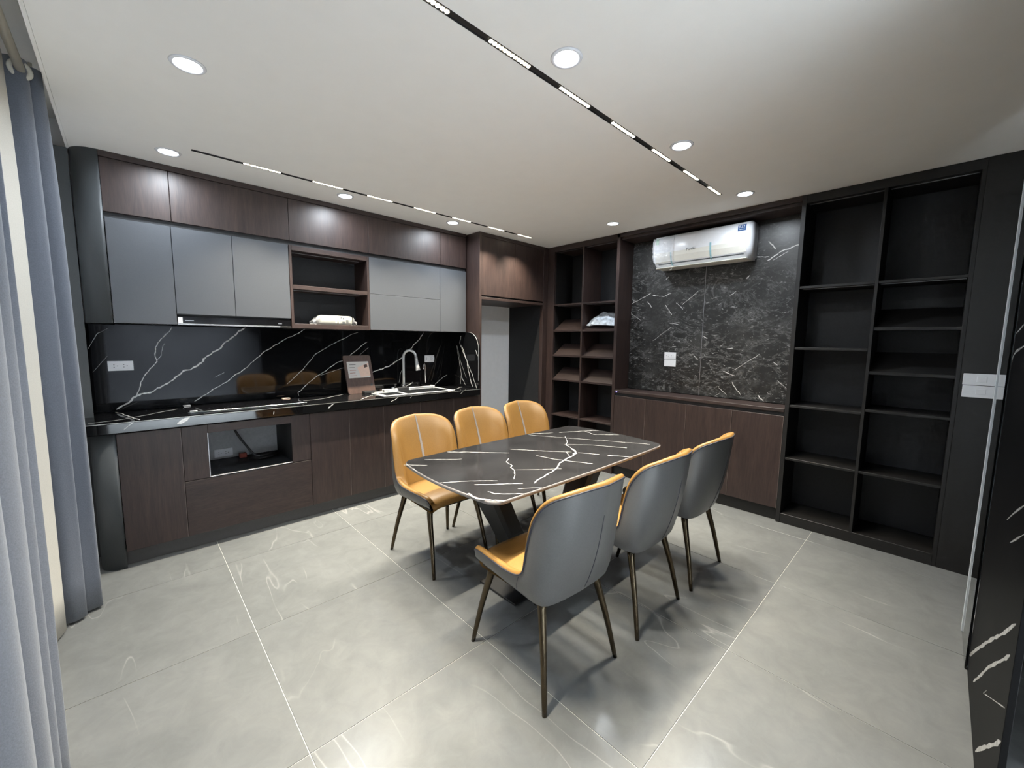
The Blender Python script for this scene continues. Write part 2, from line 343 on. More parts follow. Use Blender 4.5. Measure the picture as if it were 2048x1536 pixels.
PILLAR = [([(2.587,0.079),(2.152,0.373),(1.795,0.598),(1.649,0.699)],9),([(2.338,0.106),(2.007,0.362),(1.664,0.6)],9),([(2.017,0.045),(1.605,0.391)],10),([(2.6,1.472),(2.363,1.503)],4),([(2.652,1.358),(2.512,1.401),(2.276,1.424)],7),([(2.086,0.849),(1.91,0.931),(1.788,0.984)],6),([(1.967,0.306),(2.034,0.253),(1.62,0.475)],2),([(1.952,0.817),(1.719,0.922)],4)]
# ================================================================== the setting
H = 2.512; XS = 3.702; YW = 3.80     # ceiling, shelf front plane, backsplash face
XL = -.45
floor = obj('floor', B(XL-.2, 4.4, -3.6, 4.1, -.10, -.0025, bev=0), 'grout'); tag(floor, kind='structure')
gx = [.364-.79, .364, 1.153, 1.938, 2.715, 3.50, 4.29]; gy = [.571+.804*k for k in range(-5, 5)]
gx = [gx[0]-.0] + gx[1:]
t_me = None
for i in range(len(gx)-1):
    for j in range(len(gy)-1):
        x0, x1, y0, y1 = gx[i]+.0016, gx[i+1]-.0016, gy[j]+.0016, gy[j+1]-.0016
        o = obj('tile', B(x0, x1, y0, min(y1, 4.05), -.0024, 0, bev=.0008), 'tile', floor)
ceil = obj('ceiling', boxes([(-.177, 4.3, -3.6, 1.222, H, H+.12), (-.177, .30, 1.222, 1.254, H, H+.12), (3.268, 4.3, 1.222, 1.254, H, H+.12),
    (-.177, 4.3, 1.254, 3.120, H, H+.12), (-.177, .345, 3.120, 3.150, H, H+.12), (3.226, 4.3, 3.120, 3.150, H, H+.12), (-.177, 4.3, 3.150, 4.0, H, H+.12),
    (XL, -.177, -3.6, 4.0, H+.24, H+.30), (-.190, -.178, -3.6, 4.0, H, H+.24)], bev=0), 'ceiling'); tag(ceil, kind='structure')
tag(obj('wall_back', B(XL, 4.3, 3.90, 4.02, 0, H+.24, bev=0), 'wall'), kind='structure')
tag(obj('wall_left', boxes([(XL-.12, XL, -.2, 4.02, 0, H+.3), (XL-.12, XL, -3.6, -3.2, 0, H+.3), (XL-.12, XL, -3.2, -.2, 2.4, H+.3)], bev=0), 'wall'), kind='structure')
wn = obj('fill_window', boxes([(XL-.09, XL-.03, -3.2, -.2, 0, .05), (XL-.09, XL-.03, -3.2, -.2, 2.35, 2.4), (XL-.09, XL-.03, -3.2, -3.15, .05, 2.35), (XL-.09, XL-.03, -1.725, -1.675, .05, 2.35), (XL-.09, XL-.03, -.25, -.2, .05, 2.35)]), 'bezel'); tag(wn, kind='structure')  # unseen window, added as an opening for fill daylight
tag(obj('wall_rear', B(XL, 4.3, -3.72, -3.6, 0, H+.24, bev=0), 'rearwall'), kind='structure')
wr = obj('wall_right', boxes([(4.06, 4.18, -3.6, 4.0, 0, H), (3.995, 4.06, .815, 2.345, .915, H)], bev=0), 'ebony'); tag(wr, kind='structure')
# stone panels of the air conditioner niche
for (y0, y1) in ((1.586, 2.345), (.815, 1.582)):
    p = obj('marble_panel', B(3.965, 3.995, y0, y1, .918, 2.45, bev=.001), 'stone', wr)
    L = [l for l in WALLM if y0+.01 < sum(q[0] for q in l[0])/len(l[0]) < y1-.01]
    veins('vein', L, .0011, lambda a, b: (3.965, a, b), (-1, 0, 0), p, 'vein', clip=(y0+.003, y1-.003, .925, 2.44))
obj('panel_joint', B(3.9675, 3.98, 1.582, 1.586, .918, 2.45, bev=0), 'alu', wr)
# beam above the niche and dark end panel of the shelf wall
tag(obj('trim_1', boxes([(XS, XS+.03, .79, 2.38, 2.473, H-.001), (XS+.03, 3.965, .815, 2.345, 2.45, 2.475)]), 'wood_y'), 'dark wooden header over the air conditioner niche', kind='structure')
tag(obj('trim_2', B(XS, XS+.3, -1.6, -.082, 0, H-.001), 'ebony'), 'plain black end panel of the shelf wall', kind='structure')
tag(obj('spill_block', B(1.75, 4.06, -.96, -.84, 0, H-.001, bev=0), 'rearwall'), kind='structure')  # dark wall added to keep the rear fill light off the right ceiling
# black stone pier beside the glass door
pier = obj('wall_pier', B(1.60, 2.60, -.206, -.192, 0, H-.001, bev=.001), 'pierstone'); tag(pier, kind='structure')
veins('vein', PILLAR, .0016, lambda a, b: (a, -.192, b), (0, 1, 0), pier, jit=.25, step=.05, clip=(1.605, 2.595, .005, 2.5))

# ================================================================== kitchen run
YU, YB, YK, YT = 3.517, 3.314, 3.379, 3.314
def cab(name, label, loc, group=None):
    return thing(name, label, 'cabinet', loc, 0, group)
# --- top cupboards in walnut
tops = [(-.058, .257, 'narrow walnut cupboard under ceiling at the curtain end'), (.257, .953, 'long walnut ceiling cupboard above the range hood doors'),
        (.953, 1.580, 'walnut ceiling cupboard right above the open shelf niche'), (1.580, 2.318, 'walnut ceiling cupboard above the lift-up grey doors'),
        (2.318, 2.638, 'narrow walnut ceiling cupboard beside the tall fridge housing')]
for x0, x1, lb in tops:
    t = cab('ceiling_cupboard', lb, (x0, YU, 2.16), 'walnut cupboards under the ceiling')
    obj('body', B(x0+.001, x1-.001, YU+.022, 3.898, 2.163, 2.477, bev=0), 'ebony', t)
    obj('door', B(x0+.0014, x1-.0014, YU, YU+.02, 2.163, 2.474), 'wood', t)
tag(obj('trim_3', B(-.058, 2.638, YU-.002, YU+.03, 2.477, H-.001), 'wood_h'), 'walnut filler strip along the ceiling over the kitchen', kind='structure')
tag(obj('trim_4', B(-.058, 2.638, YU+.016, 3.898, 2.132, 2.162, bev=0), 'black_in'), 'black shadow gap under the ceiling cupboards', kind='structure')
# --- grey wall cupboards
def greydoor(t, x0, x1, z0, z1):
    d = obj('door', B(x0+.0014, x1-.0014, YU, YU+.02, z0, z1), 'grey', t)
    return d
t = cab('wall_cupboard', 'matte grey wall cupboard next to the curved end panel', (-.055, YU, 1.5), 'grey wall cupboards')
obj('body', B(-.054, .249, YU+.022, 3.79, 1.503, 2.13, bev=0), 'ebony', t); greydoor(t, -.055, .25, 1.5, 2.13)
t = cab('wall_cupboard', 'matte grey wall cupboard with two doors above the range hood', (.25, YU, 1.567), 'grey wall cupboards')
obj('body', B(.251, .942, YU+.022, 3.79, 1.60, 2.13, bev=0), 'ebony', t); greydoor(t, .25, .580, 1.570, 2.13); greydoor(t, .580, .943, 1.570, 2.13)
t = cab('wall_cupboard', 'matte grey lift-up wall cupboard with two stacked flaps over the sink', (1.58, YU, 1.5), 'grey wall cupboards')
obj('body', B(1.581, 2.312, YU+.022, 3.79, 1.503, 2.13, bev=0), 'ebony', t); greydoor(t, 1.580, 2.313, 1.5, 1.8145); greydoor(t, 1.580, 2.313, 1.8165, 2.13)
t = cab('wall_cupboard', 'narrow matte grey wall cupboard touching the tall fridge housing', (2.313, YU, 1.5), 'grey wall cupboards')
obj('body', B(2.314, 2.636, YU+.022, 3.79, 1.503, 2.13, bev=0), 'ebony', t); greydoor(t, 2.313, 2.637, 1.5, 2.13)
# --- open shelf niche
t = thing('open_shelf', 'open walnut shelf niche with two levels between grey cupboards', 'shelf', (.945, YU, 1.495))
obj('side_panel', B(.944, .963, YU-.004, 3.79, 1.495, 2.13), 'wood', t); obj('side_panel', B(1.560, 1.579, YU-.004, 3.79, 1.495, 2.13), 'wood', t)
obj('top_panel', B(.963, 1.560, YU-.004, 3.79, 2.092, 2.13), 'wood_h', t); obj('shelf', B(.963, 1.560, YU-.002, 3.785, 1.800, 1.832), 'wood_h', t)
obj('bottom_panel', B(.963, 1.560, YU-.004, 3.79, 1.495, 1.532), 'wood_h', t); obj('back_panel', B(.963, 1.560, 3.785, 3.795, 1.532, 2.092, bev=0), 'black_in', t)
for z in (2.092, 1.800): obj('light_profile', B(.99, 1.53, 3.605, 3.617, z-.003, z, bev=0), 'alu', t)
# tissue pack
t = thing('tissue_pack', 'white plastic pack of tissues lying in the open shelf niche', 'tissue pack', (1.32, 3.60, 1.532))
bm = bmesh.new(); bx(bm, 1.165, 1.445, 3.56, 3.66, 1.533, 1.612, bev=.022, seg=3); obj('pack', bm, 'packfilm', t, True)
for s, x0, x1 in ((-1, 1.165, 1.115), (1, 1.445, 1.478)):
    bm = bmesh.new(); rows = []
    for k in range(5):
        f = k/4; hh = .036*(1-f*.65); x = x0+(x1-x0)*f
        rows.append([(x, 3.565+.09*u+.004*math.sin(9*u+k), 1.535+hh+hh*math.cos(math.pi*2*u*1.0)*.3*math.sin(k*2)+ (hh if v else -hh)*.85) for u, v in ((0, 0), (.3, 0), (.6, 0), (1, 0), (1, 1), (.6, 1), (.3, 1), (0, 1))])
    grid(bm, rows, closed_u=True); obj('sealed_end', bm, 'film', t, True)
for a in [(1.295, 1.322, 1.583, 1.603), (1.295, 1.305, 1.55, 1.575), (1.325, 1.333, 1.548, 1.575), (1.365, 1.372, 1.582, 1.596)]: obj('print', B(a[0], a[1], 3.5593, 3.5605, a[2], a[3], bev=0), 'pale', t)
bm = bmesh.new()
for a in [(1.338, 1.345, 1.590, 1.600), (1.357, 1.362, 1.58, 1.598), (1.352, 1.356, 1.543, 1.563), (1.358, 1.362, 1.543, 1.563), (1.364, 1.367, 1.543, 1.563), (1.369, 1.374, 1.543, 1.563), (1.383, 1.404, 1.552, 1.556), (1.383, 1.404, 1.559, 1.562), (1.383, 1.404, 1.565, 1.570), (1.383, 1.404, 1.573, 1.577)]: bx(bm, a[0], a[1], 3.5593, 3.5605, a[2], a[3])
obj('barcode', bm, 'ink', t)
# --- hood
t = thing('range_hood', 'built-in black glass range hood with silver lower edge under grey cupboards', 'range hood', (.25, YU, 1.498))
obj('body', B(.252, .940, YU+.035, 3.785, 1.507, 1.598, bev=.002), 'ebony', t)
fp = obj('glass_front', B(.252, .940, YU+.006, YU+.034, 1.509, 1.556, bev=.001), 'cooktop', t)
obj('silver_edge', B(.252, .862, YU+.0, YU+.034, 1.498, 1.508, bev=.001), 'alu', t); obj('dark_edge', B(.862, .940, YU+.002, YU+.034, 1.498, 1.508, bev=.001), 'ebony', t)
obj('sticker', B(.254, .278, YU+.0048, YU+.006, 1.511, 1.549, bev=0), 'white', fp)
obj('printed_line', B(.290, .338, YU+.0048, YU+.006, 1.527, 1.531, bev=0), 'alu', fp); obj('printed_line', B(.850, .876, YU+.0048, YU+.006, 1.524, 1.532, bev=0), 'alu', fp)
# --- curved end panels
def curved(name, label, r, yf, x1, z0, z1, yb):
    bm = bmesh.new(); n = 14; out = []; inn = []
    for k in range(n+1):
        a = math.pi/2*k/n
        out.append((x1-r+r*math.cos(math.pi/2-a) - 0, yf+r-r*math.sin(math.pi/2-a)) if False else (x1-r*math.sin(a), yf+r-r*math.cos(a)))
        inn.append((x1-(r-.018)*math.sin(a), yf+r-(r-.018)*math.cos(a)))
    out.append((x1-r, yb)); inn.append((x1-r+.018, yb))
    poly = out + inn[::-1]
    prism(bm, poly, 'z', z0, z1)
    o = obj(name, bm, 'curve_grey', None); 
    for p in o.data.polygons: p.use_smooth = abs(p.normal.z) < .5 and len(p.vertices) == 4
    return tag(o, label, 'end panel')
curved('curved_end_panel', 'tall charcoal curved end panel of the upper cupboards beside the curtain', .125, YU, -.058, 1.497, H-.001, 3.79)
curved('curved_end_panel', 'charcoal curved end panel of the base cabinets standing on the floor', .115, 3.325, -.090, 0, .845, 3.79)
tag(obj('gap_shade', B(XL, -.186, 3.62, 3.64, 0, H-.001, bev=0), 'curve_grey'), 'charcoal sheet standing in for the shade between kitchen and window wall', kind='structure')  # dark sheet put in for the shade between curtain and end column
# --- base cabinets
def base(x0, x1, lb, top=.843):
    t = cab('base_cabinet', lb, (x0, YB, 0), 'walnut base cabinets')
    obj('body', B(x0+.001, x1-.001, YB+.021, 3.785, .10, top, bev=0), 'ebony', t)
    d = obj('door', B(x0+.0014, x1-.0014, YB, YB+.02, .108, .840), 'wood', t)
    obj('edge_band', B(x1-.0035, x1-.0012, YB-.0004, YB+.001, .108, .840, bev=0), 'band', d)
base(-.088, .211, 'walnut base cabinet next to the curved floor panel')
base(.985, 1.292, 'walnut base cabinet door just right of the oven housing')
base(1.292, 1.594, 'walnut base cabinet door second right of the oven housing')
base(1.594, 1.956, 'walnut base cabinet door below the sink, left of the first chair', .70)
base(1.956, 2.335, 'walnut base cabinet door behind the leftmost ochre chair back', .70)
base(2.335, 2.655, 'last walnut base cabinet door before the white fridge niche', .70)
t = cab('oven_housing', 'walnut oven housing with an empty oven opening above a wide drawer', (.211, YB, 0))
obj('filler_panel', B(.2124, .349, YB, YB+.02, .480, .840), 'wood', t); obj('filler_panel', B(.853, .9836, YB, YB+.02, .480, .840), 'wood', t)
obj('top_rail', B(.349, .853, YB, YB+.02, .784, .840), 'wood_h', t)
obj('drawer', B(.2124, .9836, YB, YB+.02, .108, .476), 'wood_h', t)
obj('metal_edge', boxes([(.350, .852, YB-.001, YB+.02, .480, .486), (.345, .350, YB-.001, YB+.02, .48, .784)], .0008), 'alu', t)
obj('side_wall', B(.213, .345, YB+.021, 3.78, .108, .84, bev=0), 'black_in', t); obj('side_wall', B(.856, .983, YB+.021, 3.78, .108, .84, bev=0), 'black_in', t)
obj('oven_shelf', B(.345, .856, YB+.021, 3.78, .108, .483, bev=0), 'black_in', t)
obj('rear_wall', B(.345, .856, 3.765, 3.785, .483, .84, bev=0), 'plaster', t)
def outlet(name, label, x0, x1, z0, z1, y, axis='y', holes=2, group=None):
    t = thing(name, label, 'outlet', (((x0+x1)/2, y, z0) if axis == 'y' else (y, (x0+x1)/2, z0)), 0, group)
    def bb(a, b, c, d, e, f, bev=0): return B(a, b, c, d, e, f, bev=bev) if axis == 'y' else B(c, d, a, b, e, f, bev=bev)
    obj('plate', bb(x0, x1, y-.008, y, z0, z1, .002), 'white', t)
    cx, cz, s = (x0+x1)/2, (z0+z1)/2, (z1-z0)
    obj('insert', bb(cx-s*.78, cx+s*.78, y-.0095, y-.0078, cz-s*.26, cz+s*.26), 'white', t)
    for k in range(holes):
        hx = cx + (k-.5*(holes-1))*s*.72; bm = bmesh.new()
        for dx, dz in ((-.13, .12), (-.13, -.12), (.12, 0)):
            a = (hx+dx*s-.045*s, hx+dx*s+.045*s, y-.0100, y-.0094, cz+dz*s-.03*s, cz+dz*s+.03*s)
            bx(bm, *(a if axis == 'y' else (a[2], a[3], a[0], a[1], a[4], a[5])))
        obj('socket_holes', bm, 'ink', t)
    return t
outlet('wall_outlet', 'white double outlet at the back of the empty oven opening', .425, .545, .498, .560, 3.765)
# hanging black cable in the opening
bm = bmesh.new(); tube(bm, spline([(.53, 3.62, .80), (.545, 3.60, .72), (.60, 3.58, .61), (.66, 3.56, .522), (.74, 3.57, .512), (.82, 3.62, .508), (.838, 3.66, .494), (.80, 3.60, .492), (.70, 3.55, .491), (.62, 3.60, .491)], 60), .008, 8)
tag(obj('power_cable', bm, 'rubber', None, True), 'black power cable hanging into the empty oven opening', 'cable')
tag(obj('cable_connector', B(.575, .625, 3.68, 3.72, .484, .520, bev=.004), 'red'), 'small red connector on the oven opening floor', 'connector')
# plinth
tag(obj('trim_5', boxes([(-.10, 2.678, YK, YK+.03, 0, .105)]), 'plinth'), 'dark plinth under the walnut base cabinets', kind='structure')
# --- worktop with sink cut-out
SX0, SX1, SY0, SY1 = 1.635, 2.37, 3.375, 3.715
YC = 3.294
t = thing('worktop', 'polished black marble worktop with white veins over the base cabinets', 'worktop', (-.40, YC, .845))
bm = bmesh.new()
for a in [(-.40, SX0, YC, YW, .878, .91), (SX1, 2.632, YC, YW, .878, .91), (SX0, SX1, YC, SY0, .878, .91), (SX0, SX1, SY1, YW, .878, .91)]: bx(bm, *a)
obj('slab', bm, 'black', t)
bm = bmesh.new(); bx(bm, -.40, 2.655, YC-.004, YC+.018, .846, .9105, bev=.005, seg=1); ap = obj('front_edge', bm, 'black', t)
veins('vein', [( [(max(a, -.2), max(3.305, min(b, 3.78))) for a, b in l[0]], l[1]) for l in TOP], .0016, lambda a, b: (a, b, .910), (0, 0, 1), t, clip=(-.3, 2.62, 3.30, 3.79))
obj('arris_highlight', B(-.30, 2.655, YC-.0048, YC-.0005, .9082, .9112, bev=0), 'grey_edge', t)  # pale strip painting the light caught by the worktop's front bevel
veins('vein', APRON, .0011, lambda a, b: (a, YC-.004, b), (0, -1, 0), ap, jit=.3, clip=(-.3, 2.65, .850, .907))
# --- backsplash
for nm, x0, x1, lb, LL in (('backsplash', -.40, 1.699, 'wide polished black marble backsplash slab with white diagonal veins behind the hob', SPLASH+[l for l in SPLASH2 if l[0][0][0] < 1.69]),
                       ('backsplash', 1.702, 2.655, 'narrower polished black marble backsplash slab behind the faucet', [l for l in SPLASH2 if l[0][0][0] > 1.69])):
    t = thing(nm, lb, 'backsplash', (x0, 3.80, .912))
    obj('slab', B(x0, x1, 3.80, 3.82, .912, 1.500, bev=.001), 'black', t)
    veins('vein', LL, .0014, lambda a, b: (a, 3.80, b), (0, -1, 0), t, clip=(x0+.004, x1-.004, .915, 1.496))
t = thing('side_splash', 'black marble side slab with rounded corner against the fridge housing', 'backsplash', (2.632, 3.30, .912))
bm = bmesh.new(); poly = [(3.799, .912), (3.300, .912)]
for k in range(13):
    a = math.pi/2*k/12; poly.append((3.30+.17-.17*math.cos(a), 1.33+.17*math.sin(a)))
poly.append((3.799, 1.50)); prism(bm, poly, 'x', 2.634, 2.654); obj('slab', bm, 'black', t)
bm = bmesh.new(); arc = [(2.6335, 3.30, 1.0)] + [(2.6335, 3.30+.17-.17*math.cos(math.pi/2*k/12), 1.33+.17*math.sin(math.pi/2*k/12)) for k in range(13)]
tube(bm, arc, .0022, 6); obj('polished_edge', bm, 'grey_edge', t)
veins('vein', SIDE, .0016, lambda a, b: (2.634, a, b), (-1, 0, 0), t, clip=(3.31, 3.79, .915, 1.46))
outlet('wall_outlet', 'white double outlet on black backsplash near the curtain', -.108, .018, 1.186, 1.252, 3.80)
outlet('wall_outlet', 'white outlet on black backsplash right of the faucet', 2.298, 2.412, 1.176, 1.250, 3.80)
# --- hob
t = thing('induction_hob', 'black glass induction hob set flush on the black worktop', 'hob', (.26, 3.42, .911))
obj('glass_plate', B(.262, 1.0, 3.42, 3.765, .9112, .9165, bev=.0015), 'cooktop', t)
obj('steel_edge', boxes([(.262, 1.0, 3.414, 3.42, .9112, .9172), (.262, 1.0, 3.765, 3.768, .9112, .917)], .0006), 'chrome', t)
tag(obj('foam_corner', B(.262, .305, 3.735, 3.765, .9168, .924, bev=.002), 'white'), 'white foam block on the far left corner of the hob', 'foam block')
tag(obj('foam_corner', B(.274, .316, 3.445, 3.462, .9168, .922, bev=.002), 'white'), 'white foam strip on the near left corner of the hob', 'foam block')
tag(obj('foam_corner', B(.90, .955, 3.70, 3.745, .9168, .922, bev=.002), 'pink'), 'pinkish foam block on the right end of the hob', 'foam block')
# --- sink
t = thing('kitchen_sink', 'stainless steel sink with a small and a large basin in the worktop', 'sink', (SX0, SY0, .91))
bas = [(SX0+.03, SX0+.215, SY0+.03, SY1-.12, .80), (SX0+.245, SX1-.03, SY0+.03, SY1-.06, .72)]
bm = bmesh.new()
xs = [SX0-.012, bas[0][0], bas[0][1], bas[1][0], bas[1][1], SX1+.012]
for a in [(xs[0], xs[1], SY0-.012, SY1+.012), (xs[2], xs[3], SY0-.012, SY1+.012), (xs[4], xs[5], SY0-.012, SY1+.012), (xs[1], xs[2], SY0-.012, bas[0][2]), (xs[1], xs[2], bas[0][3], SY1+.012), (xs[3], xs[4], SY0-.012, bas[1][2]), (xs[3], xs[4], bas[1][3], SY1+.012)]:
    bx(bm, a[0], a[1], a[2], a[3], .9106, .9136)
obj('rim', bm, 'satin', t)
for b_ in bas:
    bm = bmesh.new(); x0, x1, y0, y1, z = b_; th = .003
    for a in [(x0-th, x0, y0, y1, z, .911), (x1, x1+th, y0, y1, z, .911), (x0-th, x1+th, y0-th, y0, z, .911), (x0-th, x1+th, y1, y1+th, z, .911), (x0-th, x1+th, y0-th, y1+th, z-th, z)]: bx(bm, *a)
    o = obj('basin', bm, 'steel', t)
    bm = bmesh.new(); cyl(bm, ((x0+x1)/2, (y0+y1)/2, z), .035, .002, 20); obj('drain', bm, 'chrome', o)
# --- faucets
t = thing('faucet', 'tall chrome gooseneck faucet with pull-down spray head behind the sink', 'faucet', (2.02, 3.745, .91))
bm = bmesh.new(); cyl(bm, (2.02, 3.745, .91), .024, .05, 20, r2=.020); obj('base', bm, 'chrome', t, False)
d = Vector((.80, -.60, 0)); p0 = Vector((2.02, 3.745, 0)); pts = [(p0.x, p0.y, .95), (p0.x, p0.y, 1.1), (p0.x, p0.y, 1.22)]
for k in range(1, 10):
    a = math.pi*k/10; pts.append(tuple(p0 + d*(.062-.062*math.cos(a)) + Vector((0, 0, 1.24+.068*math.sin(a)))))
e = p0 + d*.124; pts.append((e.x, e.y, 1.235))
bm = bmesh.new(); tube(bm, pts, .0125, 12); obj('spout', bm, 'satin', t, True)
bm = bmesh.new(); tube(bm, [(e.x, e.y, 1.25), (e.x+.004, e.y-.003, 1.20), (e.x+.012, e.y-.008, 1.14), (e.x+.016, e.y-.011, 1.105)], [.014, .016, .021, .024], 14); obj('spray_head', bm, 'satin', t, True)
bm = bmesh.new(); tube(bm, [(2.04, 3.735, .945), (2.075, 3.715, .965), (2.10, 3.70, .985)], [.007, .006, .005], 8); obj('lever', bm, 'chrome', t, True)
t = thing('filter_tap', 'slim chrome drinking water tap under the right backsplash outlet', 'faucet', (2.275, 3.75, .91))
bm = bmesh.new(); cyl(bm, (2.275, 3.75, .91), .016, .02, 16); obj('base', bm, 'chrome', t)
bm = bmesh.new(); tube(bm, [(2.275, 3.75, .93), (2.275, 3.75, 1.10), (2.275, 3.75, 1.13)] + [(2.275-.02+.02*math.cos(math.pi*k/8), 3.75-.015+.015*math.cos(math.pi*k/8), 1.135+.03*math.sin(math.pi*k/8)) for k in range(1, 9)] + [(2.235, 3.72, 1.11)], .006, 8); obj('spout', bm, 'chrome', t, True)
# --- cutting board leaning on the wall
t = thing('cutting_board', 'walnut cutting board with a white card leaning on the backsplash', 'cutting board', (1.57, 3.72, .911))
tilt = lambda z: 3.70 + (z-.911)*.23
def slab_tilt(poly, th, dy=0.0):
    bm = bmesh.new(); r0 = [bm.verts.new((a, tilt(b)+dy, b)) for a, b in poly]; r1 = [bm.verts.new((a, tilt(b)+dy+th, b)) for a, b in poly]
    bm.faces.new(r0); bm.faces.new(r1); n = len(poly)
    for i in range(n): bm.faces.new((r0[i], r0[(i+1) % n], r1[(i+1) % n], r1[i]))
    return bm
def rrect(x0, x1, z0, z1, r, n=5):
    out = []
    for cx, cz, a0 in ((x1-r, z1-r, 0), (x0+r, z1-r, 90), (x0+r, z0+r, 180), (x1-r, z0+r, 270)):
        for k in range(n+1): a = math.radians(a0+90*k/n); out.append((cx+r*math.cos(a), cz+r*math.sin(a)))
    return out
def shear(pl, z0, k): return [(a + (b-z0)*k, b) for a, b in pl]
obj('board', slab_tilt(shear(rrect(1.442, 1.700, .911, 1.262, .016), .911, -.04), .018), 'board', t)
card = obj('card', slab_tilt(shear(rrect(1.467, 1.672, 1.055, 1.205, .003), .911, -.04), .0015, -.0017), 'paper', t)
obj('card_picture', slab_tilt([(1.575, 1.062), (1.668, 1.070), (1.655, 1.190), (1.548, 1.150)], .0008, -.0027), 'pink', card)
obj('card_spots', slab_tilt([(1.615, 1.145), (1.648, 1.155), (1.642, 1.180), (1.612, 1.172)], .0006, -.0034), 'board', card)
for k in range(5): obj('printed_line', slab_tilt([(1.476, 1.075+k*.025), (1.535-.01*(k % 2), 1.075+k*.025), (1.535-.01*(k % 2), 1.079+k*.025), (1.476, 1.079+k*.025)], .0006, -.0025), 'red' if k < 3 else 'ink', card)
bm = slab_tilt([(1.668+.012*math.cos(a*math.pi/8), .985+.012*math.sin(a*math.pi/8)) for a in range(16)], .001, -.0012); obj('hanging_hole', bm, 'ink', t)
# --- loose things round the sink
t = thing('drain_rack', 'rolled stainless drain rack in a sleeve lying across the sink', 'drain rack', (1.75, 3.64, .914))
for k in range(7): 
    bm = bmesh.new(); yy = 3.63+.012*(k % 4); zz = .921+.013*(k//4); tube(bm, [(1.735, yy, zz), (2.30, yy, zz)], .0058, 8); obj('rod', bm, 'satin', t, True)
obj('sleeve', B(1.895, 2.01, 3.618, 3.682, .9145, .948, bev=.006, seg=2), 'rubber', t)
obj('end_cap', B(2.285, 2.31, 3.620, 3.680, .9145, .944, bev=.003), 'satin', t); obj('end_cap', B(1.725, 1.75, 3.620, 3.680, .9145, .944, bev=.003), 'steel', t)
tag(obj('accessory_pouch', B(1.645, 1.72, 3.56, 3.62, .9138, .926, bev=.005, seg=2), 'offwhite'), 'small cream packet beside the drain rack on the sink rim', 'packet')
tag(obj('scale_box', B(1.56, 1.69, 3.63, 3.69, .9108, .935, bev=.004, seg=2), 'rubber'), 'small black box at the foot of the cutting board', 'box')
tag(obj('soap_cap', B(1.90, 1.925, 3.755, 3.78, .9108, .938, bev=.003), 'white'), 'tiny white cube on the worktop left of the faucet', 'cap')

# ================================================================== tall fridge housing
t = cab('fridge_housing', 'tall walnut fridge housing with two top doors and empty white niche', (2.68, YT, 0))
obj('side_panel', B(2.657, 2.685, YT, 3.898, 0, H-.002), 'wood', t)
obj('side_panel', B(3.622, 3.700, YT, 3.898, 0, H-.002), 'wood', t)
obj('top_rail', B(2.685, 3.622, YT+.002, YT+.03, 2.472, H-.002), 'wood_h', t)
obj('body', B(2.685, 3.622, YT+.024, 3.898, 1.866, 2.472, bev=0), 'ebony', t)
obj('door', B(2.6865, 3.158, YT+.002, YT+.022, 1.882, 2.470), 'wood', t); obj('door', B(3.161, 3.6205, YT+.002, YT+.022, 1.882, 2.470), 'wood', t)
obj('niche_top', B(2.685, 3.622, YT, 3.898, 1.838, 1.864), 'wood_h', t)
obj('niche_side', B(3.618, 3.622, YT+.05, 3.898, 0, 1.838, bev=0), 'black_in', t)

# ================================================================== shelf wall
XB = 4.04
def shelfwall(name, label, ys, cols, zbase, mats):
    t = thing(name, label, 'bookcase', (XS, min(ys), 0)); return t
t = thing('bookcase', 'dark walnut bookcase with slanted display shelves next to the fridge housing', 'bookcase', (XS, 2.8, 0))
obj('filler_stile', B(XS, XS+.03, 3.216, 3.330, 0, H-.002), 'wood', t)
obj('side_panel', B(XS+.03, XB, 3.216, 3.236, 0, 2.45), 'ebony', t)
obj('divider', B(XS, XB, 2.792, 2.812, .06, 2.45), 'wood', t)
obj('side_panel', B(XS, XB, 2.347, 2.380, 0, H-.002), 'wood', t)
obj('top_panel', B(XS, XB, 2.380, 3.216, 2.45, H-.002), 'wood_y', t)
obj('back_panel', B(XB, XB+.015, 2.36, 3.23, .0, 2.45, bev=0), 'black_in', t)
obj('bottom_panel', B(XS, XB, 2.380, 3.216, 0, .08), 'wood_y', t)
for y0, y1 in ((2.380, 2.792), (2.812, 3.216)):
    for z in (1.848, .543): obj('shelf', B(XS+.002, XB, y0, y1, z-.018, z), 'wood_y', t)
    for z in (1.545, 1.255, .968):
        bm = bmesh.new(); prism(bm, [(XS+.004, z-.016), (XS+.004, z+.004), (XS+.012, z+.004), (XS+.016, z-.002), (XS+.215, z+.135), (XS+.215, z+.115), (XS+.02, z-.020)], 'y', y0, y1)
        obj('slanted_shelf', bm, 'wood_y', t)
    for z, xx in ((2.45, 3.75), (1.83, 3.775)): obj('light_profile', B(xx, xx+.012, y0+.04, y1-.0, z-.003, z, bev=0), 'alu', t)
# crumpled bag on a slanted shelf
bm = bmesh.new(); rnd = random.Random(4); rows = []
ctrl = [(2.765, 1.60, .012), (2.72, 1.625, .03), (2.68, 1.66, .045), (2.63, 1.675, .05), (2.57, 1.672, .05), (2.51, 1.665, .048), (2.45, 1.65, .04), (2.40, 1.62, .02)]
for y, zt, th in ctrl:
    row = []
    for k in range(10):
        a = 2*math.pi*k/10; x = 3.80 + .085*math.cos(a)*(.6+th*8) ; zlow = 1.55+(x-XS)*.66+.006
        z = zlow + (max(zt-1.585, .012)*1.05)*(.5+.5*math.sin(a)) + rnd.uniform(-.014, .010)*(1 if math.sin(a) > 0 else 0)
        row.append((x+rnd.uniform(-.004, .004), y+rnd.uniform(-.006, .006), max(z, zlow)))
    rows.append(row)
vv = grid(bm, rows, closed_u=True); bm.faces.new(vv[0]); bm.faces.new(vv[-1])
